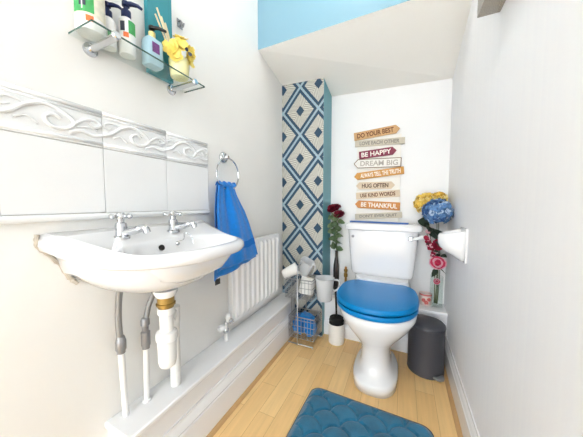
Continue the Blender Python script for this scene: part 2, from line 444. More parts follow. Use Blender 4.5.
# deck: from the rim to the bowl edge as a fan-shaped band (outline -> closed ellipse)
N = 2 * (nn - 1)
def ell(cx, cy, rx, ry, z, e=2.4):
    pts = []
    for k in range(N):
        a = -PI / 2 + 2 * PI * k / N      # begins at the left end, goes round the front, then back
        c, s = math.cos(a), math.sin(a)
        pts.append((cx + rx * math.copysign(abs(c) ** (2 / e), c), cy + ry * math.copysign(abs(s) ** (2 / e), s), z + max(0, -c) * (0.010 if z > 0.75 else 0)))
    return pts
back = []
for k in range(1, nn - 1):
    yy = top[-1].co.y + (top[0].co.y - top[-1].co.y) * k / (nn - 1)
    back.append(bm.verts.new((XL, yy, top[0].co.z)))
loop = list(top) + back
mid = []
E1 = [(-0.577, 0.520, 0.100, 0.180, 0.783), (-0.576, 0.520, 0.095, 0.174, 0.779), (-0.575, 0.520, 0.089, 0.165, 0.764), (-0.573, 0.52, 0.080, 0.150, 0.735), (-0.573, 0.52, 0.062, 0.115, 0.70), (-0.58, 0.515, 0.038, 0.07, 0.682), (-0.59, 0.51, 0.018, 0.02, 0.678)]
prev = loop
def band(prev, pts):
    cur = [bm.verts.new(p) for p in pts]
    for i in range(N):
        i2 = (i + 1) % N
        bm.faces.new((prev[i], prev[i2], cur[i2], cur[i]))
    return cur
first = ell(*E1[0])
for q in (0.2, 0.4, 0.6, 0.8, 0.93):
    prev = band(prev, [tuple(Vector(loop[i].co).lerp(Vector(first[i]), q)) for i in range(N)])
for e in E1: prev = band(prev, ell(*e))
bm.faces.new(prev)
# back face on the wall
bb = [r[0] for r in vr] + back[::-1] + [r[-1] for r in reversed(vr)]
try: bm.faces.new(bb)
except Exception: pass
obj('bowl', bm, M['ceramic'], sink, smooth=True)
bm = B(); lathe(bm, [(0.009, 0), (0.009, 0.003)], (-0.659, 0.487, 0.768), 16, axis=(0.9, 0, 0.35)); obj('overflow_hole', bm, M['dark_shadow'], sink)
bm = B(); lathe(bm, [(0.006, 0), (0.007, 0.004), (0.004, 0.008)], (-0.662, 0.545, 0.772), 12, axis=(0.9, 0, 0.35))
tube(bm, smoothpts([(-0.660, 0.545, 0.778), (-0.655, 0.566, 0.785), (-0.685, 0.595, 0.800), (-0.662, 0.602, 0.790), (-0.650, 0.602, 0.765)], 5), 0.0014, 5)
obj('plug_chain', bm, M['chrome'], sink)
bm = B(); lathe(bm, [(0.035, 0.0), (0.032, -0.012), (0.026, -0.022)], (-0.645, 0.485, 0.644), 24); obj('waste_flange', bm, M['ceramic'], sink)
bm = B(); tube(bm, smoothpts([(XL + 0.001, 0.256, 0.828), (XL + 0.001, 0.256, 0.80), (XL + 0.001, 0.276, 0.775), (XL + 0.001, 0.297, 0.745), (XL + 0.001, 0.312, 0.71), (XL + 0.001, 0.327, 0.69)], 5), [0.004 + 0.003 * random.random() for _ in range(26)], 7)
obj('sealant', bm, M['stain'], sink)['label'] = 'worn stained sealant'

def tap(y, label, side):
    t = thing('basin_tap', (-0.712, y, 0.80), label, 'tap', 'cross-head taps on the basin')
    c = Vector((-0.712, y, 0.803))
    bm = B(); lathe(bm, [(0.021, 0), (0.021, 0.006), (0.015, 0.010), (0.0135, 0.022), (0.015, 0.036), (0.013, 0.044), (0.009, 0.046), (0.009, 0.055)], c, 20); obj('tap_body', bm, M['chrome'], t)
    bm = B(); tube(bm, smoothpts([c + Vector((0.004, 0.002, 0.016)), c + Vector((0.034, 0.012, 0.022)), c + Vector((0.056, 0.020, 0.030)), c + Vector((0.068, 0.024, 0.030)), c + Vector((0.073, 0.026, 0.018))], 5), [0.0105] * 10 + [0.009] * 11, 12); obj('spout', bm, M['chrome'], t)
    bm = B(); lathe(bm, [(0.010, 0.055), (0.012, 0.058), (0.012, 0.068), (0.008, 0.073), (0.002, 0.074)], c, 16)
    for k in range(4):
        a = 0.35 + k * PI / 2; d = Vector((math.cos(a), math.sin(a), 0))
        tube(bm, [c + Vector((0, 0, 0.063)) + d * q for q in (0.008, 0.022, 0.024, 0.028, 0.032, 0.034)], [0.004, 0.0042, 0.006, 0.0068, 0.005, 0.002], 10)
    obj('cross_handle', bm, M['chrome'], t)
tap(0.405, 'left chrome cross-head tap on the basin, nearer the camera', 0)
tap(0.572, 'right chrome cross-head tap on the basin, nearer the towel', 1)

# pipework under the basin
p1 = thing('supply_pipe', (-0.745, 0.415, ZL), 'left supply pipe under basin, braided hose above long white pipe', 'pipe')
bm = B(); tube(bm, smoothpts([(-0.715, 0.405, 0.70), (-0.735, 0.404, 0.63), (-0.742, 0.404, 0.56), (-0.743, 0.407, 0.505)], 6), 0.0085, 12); obj('hose', bm, M['braid'], p1)
bm = B(); lathe(bm, [(0.010, 0.05), (0.012, 0.042), (0.014, 0.036), (0.014, 0.012), (0.011, 0.006), (0.011, 0)], (-0.743, 0.408, 0.462), 16); obj('hose_coupling', bm, M['grey_metal'], p1)
bm = B(); tube(bm, [(-0.743, 0.408, 0.465), (-0.745, 0.415, ZL - 0.002)], 0.0085, 12); obj('pipe', bm, M['white_plastic'], p1)
p2 = thing('supply_pipe', (-0.742, 0.478, ZL), 'second supply pipe under basin, grey curved hose and valve beside the white trap', 'pipe')
bm = B(); tube(bm, smoothpts([(-0.712, 0.512, 0.675), (-0.731, 0.506, 0.61), (-0.74, 0.494, 0.57), (-0.742, 0.486, 0.535)], 6), 0.0085, 12); obj('hose', bm, M['braid'], p2)
bm = B(); lathe(bm, [(0.010, 0.10), (0.013, 0.094), (0.013, 0.078), (0.0095, 0.074), (0.0095, 0.058), (0.0135, 0.054), (0.0135, 0.012), (0.011, 0.006), (0.011, 0)], (-0.742, 0.482, 0.435), 16); obj('valve', bm, M['grey_metal'], p2)
bm = B(); tube(bm, [(-0.742, 0.482, 0.437), (-0.742, 0.478, ZL - 0.002)], 0.0085, 12); obj('pipe', bm, M['white_plastic'], p2)
bm = B(); lathe(bm, [(0.014, 0), (0.014, 0.004), (0.009, 0.006)], (-0.742, 0.478, ZL), 14); obj('pipe_collar', bm, M['gloss_white'], p2)
tr = thing('bottle_trap', (-0.645, 0.485, 0.40), 'white plastic bottle trap with a dull brass nut under the basin', 'waste trap')
c = Vector((-0.645, 0.485, 0.004))
bm = B(); lathe(bm, [(0.024, 0.618), (0.024, 0.600), (0.027, 0.598), (0.027, 0.592), (0.022, 0.590), (0.022, 0.584)], c, 20); obj('nut', bm, M['brass'], tr)['label'] = 'dull brass nut'
bm = B(); lathe(bm, [(0.024, 0.584), (0.024, 0.566), (0.019, 0.562), (0.019, 0.512), (0.020, 0.505)], c, 20); obj('trap_inlet', bm, M['white_plastic'], tr)
bm = B(); lathe(bm, [(0.020, 0.512), (0.029, 0.508), (0.031, 0.500), (0.031, 0.486), (0.027, 0.482), (0.026, 0.42), (0.023, 0.404), (0.015, 0.397), (0.004, 0.395)], c, 24); obj('trap_body', bm, M['white_plastic'], tr)
bm = B(); tube(bm, smoothpts([(-0.645, 0.495, 0.535), (-0.675, 0.525, 0.535), (-0.70, 0.550, 0.53), (-0.714, 0.562, 0.51)], 5), 0.016, 12); obj('trap_outlet', bm, M['white_plastic'], tr)
bm = B(); lathe(bm, [(0.020, 0.545), (0.020, 0.49), (0.017, 0.485), (0.017, ZL - 0.002)], (-0.716, 0.568, 0), 18)
wp = obj('waste_pipe', bm, M['wall_warm'], base=(-0.716, 0.568, ZL)); tag(wp, 'thick cream waste pipe standing behind the trap on the white boxing', 'pipe')

# ------------------------------------------------------------------ towel ring and towel
rg = thing('towel_ring', (XL, 0.905, 1.115), 'chrome towel ring on the left wall holding the blue towel', 'towel ring')
bm = B(); lathe(bm, [(0.026, 0), (0.026, 0.006), (0.022, 0.012), (0.012, 0.016), (0.010, 0.030), (0.006, 0.034)], (XL, 0.905, 1.118), 20, axis=(1, 0, 0)); obj('wall_plate', bm, M['chrome'], rg)
bm = B(); rc = Vector((XL + 0.030, 0.905, 1.040))
tube(bm, [rc + Vector((0.004 * math.sin(a), 0.073 * math.sin(a), 0.073 * math.cos(a))) for a in [2 * PI * k / 48 for k in range(49)]], 0.0035, 8, cap=False); obj('ring', bm, M['chrome'], rg)

tw = thing('hand_towel', (-0.74, 0.90, 0.60), 'bright blue terry hand towel hanging from the chrome ring', 'towel')
def towel_edge(v):      # left and right edges and plane from ring (v=0) to hem (v=1)
    l = [(0, 0.835), (0.12, 0.815), (0.35, 0.785), (0.7, 0.752), (1, 0.742)]
    r = [(0, 0.952), (0.12, 0.962), (0.35, 1.000), (0.7, 1.025), (1, 1.052)]
    xx = [(0, -0.747), (0.25, -0.728), (0.5, -0.704), (0.72, -0.690), (1, -0.682)]
    def ip(t):
        for (a, p), (b, q) in zip(t, t[1:]):
            if v <= b:
                s = (v - a) / (b - a); return p + (q - p) * s
        return t[-1][1]
    return ip(l), ip(r), ip(xx)
def towel_sheet(bm, dx, z_top, zl, zr, v0=0.0, v1=1.0, shrink=0.0, th=0.007, ph=0.0, nu=36, nv=44):
    F, Bk = [], []
    for j in range(nv + 1):
        v = v0 + (v1 - v0) * j / nv; yl, yr, x = towel_edge(v); rf, rb = [], []
        yl += shrink; yr -= shrink
        for i in range(nu + 1):
            u = i / nu
            amp = 0.011 * min(1, 0.45 + v) * (1 - 0.45 * v)
            fold = amp * (math.sin(u * 11 + 0.5 + ph + v * 1.2) + 0.5 * math.sin(u * 23 + 1.7 + ph))
            zb = zl + (zr - zl) * u + 0.004 * math.sin(u * 14)
            yy = yl + (yr - yl) * u; z = z_top + (zb - z_top) * v
            edge = 1 - 0.6 * max(0, abs(u - 0.5) * 2 - 0.85) / 0.15
            rf.append((x + dx + fold + th / 2 * edge, yy, z)); rb.append((x + dx + fold - th / 2 * edge, yy, z))
        F.append(rf + rb[::-1])
    rings(bm, F)
bm = B(); towel_sheet(bm, 0.0, 0.985, 0.622, 0.634)
top = []
for k in range(13):      # rolled top over the ring
    a = PI * k / 12
    top.append([(-0.744 + 0.014 * math.cos(a) - 0.006, 0.837 + 0.114 * u / 14, 0.982 + 0.020 * math.sin(a) + 0.004 * math.sin(u * 1.5)) for u in range(15)])
rings(bm, top, False, False, closed=False)
obj('front_layer', bm, M['towel'], tw, smooth=True)
bm = B(); towel_sheet(bm, -0.016, 0.985, 0.582, 0.622, shrink=0.004, ph=1.1); obj('back_layer', bm, M['towel'], tw, smooth=True)
bm = B(); towel_sheet(bm, 0.0006, 0.985, 0.622, 0.634, v0=0.74, v1=0.83, th=0.0092); obj('woven_band', bm, M['towel_band'], tw, smooth=True)
bm = B(); box(bm, -0.704, -0.702, 0.758, 0.788, 0.560, 0.584); obj('care_tag', bm, M['tagm'], tw)['label'] = 'dark care tag'

# ------------------------------------------------------------------ radiator
RY0, RY1, RZ0, RZ1 = 0.905, 1.392, 0.318, 0.708
rad = thing('radiator', (XL, (RY0 + RY1) / 2, RZ0), 'white ribbed panel radiator on the left wall above the boxing', 'radiator')
bm = B()
nfl = 10; pitch = (RY1 - RY0 - 0.03) / nfl
prof = [(RY0, 0)]
for k in range(nfl):
    a = RY0 + 0.015 + k * pitch
    prof += [(a + pitch * 0.18, 0), (a + pitch * 0.34, 0.010), (a + pitch * 0.66, 0.010), (a + pitch * 0.82, 0)]
prof.append((RY1, 0))
rs = []
for z, s in ((RZ0, 0), (RZ0 + 0.018, 0), (RZ0 + 0.034, 1), (RZ1 - 0.034, 1), (RZ1 - 0.018, 0), (RZ1, 0)):
    rs.append([(-0.732 + d * s, yy, z) for yy, d in prof] + [(-0.748, RY1, z), (-0.748, RY0, z)])
rings(bm, rs); obj('panel', bm, M['gloss_white'], rad, smooth=False, bevel=0.0015)
for yy in (RY0 + 0.08, RY1 - 0.08):
    bm = B(); box(bm, XL, -0.747, yy - 0.012, yy + 0.012, RZ0 + 0.05, RZ1 - 0.05); obj('wall_bracket', bm, M['gloss_white'], rad)
bm = B()
for s in range(1, 22):
    yy = RY0 + (RY1 - RY0) * s / 22; box(bm, -0.775, -0.748, yy - 0.0012, yy + 0.0012, RZ0 + 0.03, RZ1 - 0.01)
obj('fins', bm, M['gloss_white'], rad)
vl = thing('radiator_valve', (-0.735, 0.858, ZL), 'chrome and white radiator valve with white pipe at the near end', 'valve')
bm = B(); tube(bm, [(-0.735, 0.858, ZL - 0.001), (-0.735, 0.858, 0.315)], 0.0085, 12); obj('pipe', bm, M['white_plastic'], vl)
bm = B(); lathe(bm, [(0.013, 0), (0.013, 0.004), (0.009, 0.007)], (-0.735, 0.858, ZL), 14); obj('pipe_collar', bm, M['gloss_white'], vl)
bm = B(); lathe(bm, [(0.010, 0.300), (0.013, 0.304), (0.013, 0.318), (0.010, 0.322), (0.011, 0.345), (0.006, 0.352)], (-0.735, 0.858, 0), 14)
tube(bm, [(-0.735, 0.858, 0.335), (-0.738, 0.880, 0.336), (-0.740, 0.888, 0.336), (-0.740, 0.906, 0.336)], [0.009, 0.009, 0.013, 0.013], 12); obj('valve_body', bm, M['chrome'], vl)
bm = B(); tube(bm, [(-0.735, 0.856, 0.335), (-0.735, 0.842, 0.335), (-0.735, 0.838, 0.335), (-0.735, 0.818, 0.335), (-0.735, 0.812, 0.335)], [0.008, 0.008, 0.015, 0.015, 0.010], 14); obj('valve_cap', bm, M['white_plastic'], vl)
bm = B(); tube(bm, [(-0.735, 0.864, 0.345), (-0.73, 0.866, 0.362), (-0.73, 0.866, 0.366), (-0.728, 0.866, 0.384)], [0.007, 0.007, 0.012, 0.010], 12); obj('lockshield_cap', bm, M['white_plastic'], vl)

# ------------------------------------------------------------------ glass shelf and what stands on it
SZ = 1.326; SX = -0.671
sh = thing('glass_shelf', (XL, 0.512, SZ), 'clear glass shelf on chrome brackets high on the left wall', 'shelf')
bm = B(); box(bm, XL + 0.002, SX + 0.0008, 0.336, 0.690, SZ, SZ + 0.005)
bm.faces.ensure_lookup_table()
for f in bm.faces:
    f.normal_update()
    f.material_index = 0 if abs(f.normal.z) > 0.5 or f.calc_center_median().x < XL + 0.01 else 1
obj('glass_pane', bm, [M['glass'], M['glass_edge']], sh, smooth=False)
for yy in (0.382, 0.632):
    bm = B(); lathe(bm, [(0.017, 0), (0.017, 0.006), (0.010, 0.009)], (XL, yy, SZ - 0.012), 18, axis=(1, 0, 0))
    tube(bm, [(XL + 0.005, yy, SZ - 0.012), (SX + 0.010, yy, SZ - 0.010), (SX + 0.013, yy, SZ - 0.008), (SX + 0.018, yy, SZ - 0.007)], [0.0085, 0.0085, 0.011, 0.009], 14); obj('bracket', bm, M['chrome'], sh)
ST = SZ + 0.0052

def pump_bottle(x, y, r, hb, label, group, print_):
    t = thing('pump_bottle', (x, y, ST), label, 'bottle', group)
    bm = B(); lathe(bm, [(r * 0.9, 0), (r, 0.005), (r, hb * 0.78), (r * 0.93, hb * 0.88), (r * 0.7, hb * 0.96), (r * 0.42, hb)], (x, y, ST), 28); body = obj('bottle_body', bm, M['white_plastic'], t)
    z = ST + hb; k = r / 0.02
    bm = B(); lathe(bm, [(0.010 * k, -0.002), (0.0115 * k, 0.002), (0.0115 * k, 0.018 * k), (0.006 * k, 0.020 * k), (0.005 * k, 0.030 * k), (0.009 * k, 0.031 * k), (0.009 * k, 0.041 * k), (0.003 * k, 0.043 * k)], (x, y, z), 18)
    tube(bm, [(x, y, z + 0.037 * k), (x + 0.012 * k, y + 0.008 * k, z + 0.038 * k), (x + 0.026 * k, y + 0.016 * k, z + 0.034 * k), (x + 0.034 * k, y + 0.021 * k, z + 0.027 * k)], [0.0065 * k, 0.006 * k, 0.0045 * k, 0.0035 * k], 10)
    obj('pump_head', bm, M['navy'], t)
    def patch(m, a0, a1, z0, z1, name):
        bm = B(); rr = r + 0.0006
        rings(bm, [[(x + rr * math.cos(a0 + (a1 - a0) * i / 10), y + rr * math.sin(a0 + (a1 - a0) * i / 10), ST + zz) for i in range(11)] for zz in (z0, z1)], False, False, closed=False)
        obj(name, bm, m, body)
    print_(patch, hb)
    return t
def pr_white(patch, hb):
    patch(M['lab_green'], -0.35, 0.7, hb * 0.52, hb * 0.86, 'green_print'); patch(M['lab_dark'], -1.3, -0.75, hb * 0.55, hb * 0.80, 'dark_print'); patch(M['lab_orange'], -0.95, -0.35, hb * 0.40, hb * 0.53, 'orange_print')
def pr_small(patch, hb):
    patch(M['lab_green'], -0.6, 0.5, hb * 0.2, hb * 0.5, 'green_print')
pump_bottle(-0.742, 0.4605, 0.0215, 0.106, 'white bottle with navy pump, green and orange print, second pump along the shelf', 'pump bottles on the glass shelf', pr_white)
pump_bottle(-0.752, 0.4165, 0.0185, 0.082, 'smaller white bottle with navy pump between the green-labelled bottle and the taller pump', 'pump bottles on the glass shelf', pr_small)
t = thing('lotion_bottle', (-0.735, 0.366, ST), 'large white bottle with green leafy label at near end of the glass shelf', 'bottle')
r = 0.031
bm = B(); lathe(bm, [(r * 0.92, 0), (r, 0.006), (r, 0.16), (r * 0.9, 0.175), (r * 0.5, 0.19)], (-0.735, 0.366, ST), 30); lb = obj('bottle_body', bm, M['white_plastic'], t)
bm = B(); lathe(bm, [(0.016, 0.188), (0.017, 0.192), (0.017, 0.222), (0.014, 0.226)], (-0.735, 0.366, ST), 20); obj('cap', bm, M['white_plastic'], t)
def arcp(m, a0, a1, z0, z1, name, rr):
    bm = B(); rings(bm, [[(-0.735 + rr * math.cos(a0 + (a1 - a0) * i / 12), 0.366 + rr * math.sin(a0 + (a1 - a0) * i / 12), ST + zz) for i in range(13)] for zz in (z0, z1)], False, False, closed=False); obj(name, bm, m, lb)
arcp(M['lab_tan'], -1.7, 1.5, 0.030, 0.150, 'label', r + 0.0005); arcp(M['lab_green'], -1.7, -0.2, 0.036, 0.150, 'green_print', r + 0.001)
arcp(M['lab_dark'], -1.15, -0.70, 0.050, 0.078, 'dark_print', r + 0.0015); arcp(M['lab_orange'], -0.75, -0.25, 0.016, 0.030, 'orange_print', r + 0.001); arcp(M['gloss_white'], -0.97, -0.90, 0.042, 0.110, 'white_stripe', r + 0.002)

t = thing('soap_dispenser', (-0.728, 0.529, ST), 'square pale blue soap bottle with black pump and purple label', 'bottle')
bm = B()
rs = []
for s, z in ((0.86, 0), (1, 0.005), (1, 0.070), (0.9, 0.080), (0.5, 0.086)):
    rs.append([(-0.728 + a, 0.529 + b, ST + z) for a, b in [(p[0], p[1]) for p in superell(0, 0, 0.021 * s, 0.026 * s, 32, 5)]])
rings(bm, rs); bb_ = obj('bottle_body', bm, M['blue_bottle'], t)
bm = B(); lathe(bm, [(0.009, 0.084), (0.010, 0.088), (0.010, 0.104), (0.005, 0.106)], (-0.728, 0.529, ST), 16); obj('collar', bm, M['amber'], t)
bm = B(); lathe(bm, [(0.004, 0.104), (0.004, 0.114), (0.009, 0.115), (0.009, 0.123), (0.003, 0.125)], (-0.728, 0.529, ST), 16)
tube(bm, [(-0.728, 0.529, ST + 0.120), (-0.710, 0.540, ST + 0.119), (-0.692, 0.551, ST + 0.111)], [0.006, 0.005, 0.004], 10); obj('pump_head', bm, M['black'], t)
bm = B(); box(bm, -0.7072, -0.7064, 0.514, 0.538, ST + 0.036, ST + 0.066); obj('label', bm, M['lab_purple'], bb_)

bm = B(); box(bm, -0.7745, -0.757, 0.538, 0.628, ST, ST + 0.29)
tb = obj('card_box', bm, M['teal_box'], base=(-0.766, 0.583, ST), smooth=False, bevel=0.001); tag(tb, 'tall teal card box against the wall at the back of the shelf', 'box')

t = thing('reed_diffuser', (-0.708, 0.612, ST), 'pale yellow pot of yellow artificial flowers and reeds at far end of shelf', 'diffuser')
fc = Vector((-0.708, 0.612, ST))
bm = B(); lathe(bm, [(0.026, 0), (0.029, 0.004), (0.033, 0.050), (0.033, 0.056), (0.030, 0.056), (0.027, 0.048), (0.024, 0.012)], fc, 28); obj('pot', bm, M['yellow_pot'], t)
for a, b in ((-0.020, -0.060), (0.008, -0.075), (-0.012, -0.045), (-0.026, -0.02)):
    bm = B(); tube(bm, [fc + Vector((0, 0, 0.012)), fc + Vector((a - 0.012, b, 0.180))], 0.0028, 6); obj('reed', bm, M['reed'], t)
def petal_flower(bm, c, d, R, n, cup=0.35, mi=0, rnd=0.2, width=0.55):
    d = Vector(d).normalized(); q = Vector((0, 0, 1)).rotation_difference(d)
    ph = random.random() * 6
    for k in range(n):
        a = ph + 2 * PI * k / n; rr = R * (1 + rnd * (random.random() - .5))
        w = rr * width
        rows = []
        for s, ww, h in ((0.06, 0.25, 0), (0.35, 0.85, cup * 0.25), (0.7, 1.0, cup * 0.6), (1.0, 0.45, cup)):
            row = []
            for e in (-1, 0, 1):
                p = Vector((s * rr, e * w * ww, (h + 0.06 * abs(e)) * rr)); p.rotate(Matrix.Rotation(a, 3, 'Z')); row.append(Vector(c) + q @ p)
            rows.append(row)
        rings(bm, rows, False, False, closed=False, mi=mi)
for p, d in (((0.014, -0.008, 0.098), (1, -0.4, 0.3)), ((-0.004, 0.012, 0.112), (0.3, 0.2, 1)), ((0.016, 0.024, 0.090), (0.8, 0.5, 0.3)), ((0.004, -0.032, 0.078), (0.5, -1, 0.2)), ((0.022, 0.016, 0.064), (1, 0.3, 0.1)), ((0.0, 0.006, 0.128), (0.5, -0.4, 1)), ((0.002, 0.040, 0.105), (0.2, 1, 0.4)), ((0.012, -0.030, 0.058), (1, -0.6, 0.1))):
    bm = B(); petal_flower(bm, fc + Vector(p), d, 0.026, 5, 0.4, width=0.5); petal_flower(bm, fc + Vector(p) + Vector(d).normalized() * 0.003, d, 0.016, 5, 0.7)
    tube(bm, [fc + Vector((p[0] * .3, p[1] * .3, 0.05)), fc + Vector(p)], 0.0015, 5)
    obj('blossom', bm, M['yellow_petal'], t, smooth=True)
bm = B(); petal_flower(bm, fc + Vector((0.036, 0.006, 0.082)), (1, -0.2, 0.1), 0.014, 2, 0.1, width=0.6); obj('dark_ornament', bm, M['lab_dark'], t)
bm = B(); tube(bm, smoothpts([(XL, 0.672, 1.578), (XL + 0.012, 0.672, 1.578), (XL + 0.016, 0.672, 1.568), (XL + 0.010, 0.674, 1.560), (XL + 0.012, 0.682, 1.562), (XL + 0.016, 0.684, 1.575)], 4), 0.003, 8); box(bm, XL, XL + 0.002, 0.666, 0.690, 1.558, 1.588)
hk = obj('wall_hook', bm, M['grey_metal'], base=(XL, 0.672, 1.57)); tag(hk, 'small chrome hook on the left wall beside the teal box', 'hook')

# ------------------------------------------------------------------ toilet
TX = -0.110
wc = thing('toilet', (TX, 1.30, 0), 'white close-coupled toilet with blue lid against the back wall', 'toilet')
def sect(cy, rx, ryf, ryb, z, e=2.0, eb=None, cx=TX):
    return [(x, y, z) for x, y in superell(cx, cy, rx, ryf, 48, e, ryb, eb or e)]
bm = B()
rings(bm, [sect(1.30, 0.108, 0.170, 0.19, 0.0, 2.6), sect(1.30, 0.109, 0.170, 0.19, 0.040, 2.6), sect(1.30, 0.103, 0.162, 0.19, 0.052, 2.6), sect(1.30, 0.082, 0.130, 0.19, 0.062, 2.4),
           sect(1.30, 0.072, 0.114, 0.19, 0.11, 2.4), sect(1.30, 0.071, 0.116, 0.19, 0.17, 2.3), sect(1.30, 0.080, 0.128, 0.20, 0.20, 2.2), sect(1.30, 0.105, 0.155, 0.20, 0.235, 2.1),
           sect(1.30, 0.140, 0.185, 0.20, 0.275, 2.1), sect(1.295, 0.165, 0.203, 0.20, 0.31, 2.1), sect(1.29, 0.178, 0.210, 0.205, 0.338, 2.1), sect(1.29, 0.185, 0.214, 0.205, 0.350, 2.1), sect(1.29, 0.187, 0.216, 0.205, 0.374, 2.1), sect(1.29, 0.182, 0.211, 0.205, 0.382, 2.1),
           sect(1.29, 0.150, 0.18, 0.17, 0.382, 2.1), sect(1.29, 0.135, 0.165, 0.15, 0.355, 2.1), sect(1.30, 0.10, 0.12, 0.11, 0.28, 2.1), sect(1.32, 0.04, 0.05, 0.04, 0.22, 2.1)])
obj('pan', bm, M['ceramic'], wc, smooth=True)
bm = B()
rings(bm, [[(x, y, z) for x, y in superell(TX, 1.585, w, 0.112, 40, 5)] for w, z in ((0.10, 0.20), (0.13, 0.30), (0.16, 0.36), (0.165, 0.40), (0.150, 0.452))]); obj('cistern_shelf', bm, M['ceramic'], wc)
def lidshape(sx, z): return [(x, y, z) for x, y in superell(TX - 0.005, 1.298, 0.197 * sx, 0.224 * sx, 56, 2.15, 0.212 * sx, 3.2)]
bm = B(); rings(bm, [lidshape(0.985, 0.385), lidshape(1.0, 0.389), lidshape(1.0, 0.402), lidshape(0.985, 0.407)]); obj('seat', bm, M['blue_gloss'], wc)
bm = B(); rings(bm, [lidshape(0.985, 0.413), lidshape(1.01, 0.418), lidshape(1.01, 0.430), lidshape(0.985, 0.4375), lidshape(0.94, 0.4395), lidshape(0.5, 0.4415), lidshape(0.1, 0.442)]); obj('seat_lid', bm, M['blue_gloss'], wc)
for s in (-0.075, 0.075):
    bm = B(); tube(bm, [(TX + s - 0.022, 1.500, 0.412), (TX + s + 0.022, 1.500, 0.412)], 0.011, 12); lathe(bm, [(0.010, 0.38), (0.010, 0.412)], (TX + s, 1.500, 0), 12); obj('hinge', bm, M['chrome'], wc)
bm = B()
def cis(z, w, y0, e=7): 
    return [(x, y, z) for x, y in superell(TX - 0.004, (y0 + 1.703) / 2, w * 1.035, (1.703 - y0) / 2, 48, e)]
rings(bm, [cis(0.446, 0.155, 1.56), cis(0.458, 0.170, 1.545), cis(0.475, 0.175, 1.538), cis(0.62, 0.188, 1.532), cis(0.735, 0.197, 1.530), cis(0.748, 0.197, 1.530)])
ci = obj('cistern', bm, M['ceramic'], wc)
bm = B(); rings(bm, [cis(0.738, 0.204, 1.522), cis(0.742, 0.213, 1.513), cis(0.756, 0.216, 1.510), cis(0.770, 0.213, 1.513), cis(0.778, 0.204, 1.522), cis(0.780, 0.190, 1.535)]); obj('cistern_lid', bm, M['ceramic'], ci)
bm = B(); lathe(bm, [(0.015, 0), (0.015, 0.006), (0.010, 0.012)], (0.046, 1.532, 0.700), 20, axis=(0, -1, 0)); obj('lever_boss', bm, M['chrome'], ci)
bm = B(); tube(bm, smoothpts([(0.046, 1.522, 0.700), (0.062, 1.508, 0.702), (0.085, 1.503, 0.709), (0.106, 1.503, 0.718)], 4), [0.006] * 5 + [0.009] * 6 + [0.0105] * 2, 10); obj('flush_lever', bm, M['white_plastic'], ci)
bm = B(); lathe(bm, [(0.009, 0), (0.009, 0.003), (0.005, 0.004)], (-0.282, 1.532, 0.698), 16, axis=(0, -1, 0)); obj('blanking_plug', bm, M['grey_metal'], ci)

# copper feed pipe left of the cistern
cp = thing('feed_pipe', (-0.352, 1.64, ZK), 'short brass feed pipe with valve rising from the low boxing left of cistern', 'pipe')
bm = B(); tube(bm, [(-0.345, 1.63, ZK - 0.001), (-0.345, 1.63, 0.47)], 0.008, 12); obj('pipe', bm, M['copper'], cp)
bm = B(); lathe(bm, [(0.008, 0.40), (0.013, 0.402), (0.013, 0.42), (0.009, 0.424), (0.009, 0.436), (0.013, 0.438), (0.013, 0.452), (0.008, 0.455)], (-0.345, 1.63, 0), 12); tube(bm, [(-0.345, 1.63, 0.43), (-0.345, 1.605, 0.432)], 0.007, 8); obj('valve', bm, M['brass'], cp)

# blue tray on the cistern lid and the sign that stands on it
bm = B(); vs = box(bm, -0.345, 0.035, 1.66, 1.706, 0.7805, 0.7855)
vs = None
bm.free()
bm = B(); prism(bm, [(-0.322, 1.618), (0.030, 1.560), (0.036, 1.596), (-0.318, 1.654)], 2, 0.7805, 0.788)
bt = obj('blue_tray', bm, M['blue_tray'], base=(-0.14, 1.61, 0.7805), smooth=False, bevel=0.002); tag(bt, 'thin blue plastic strip lying on the cistern lid in front of sign', 'tray')

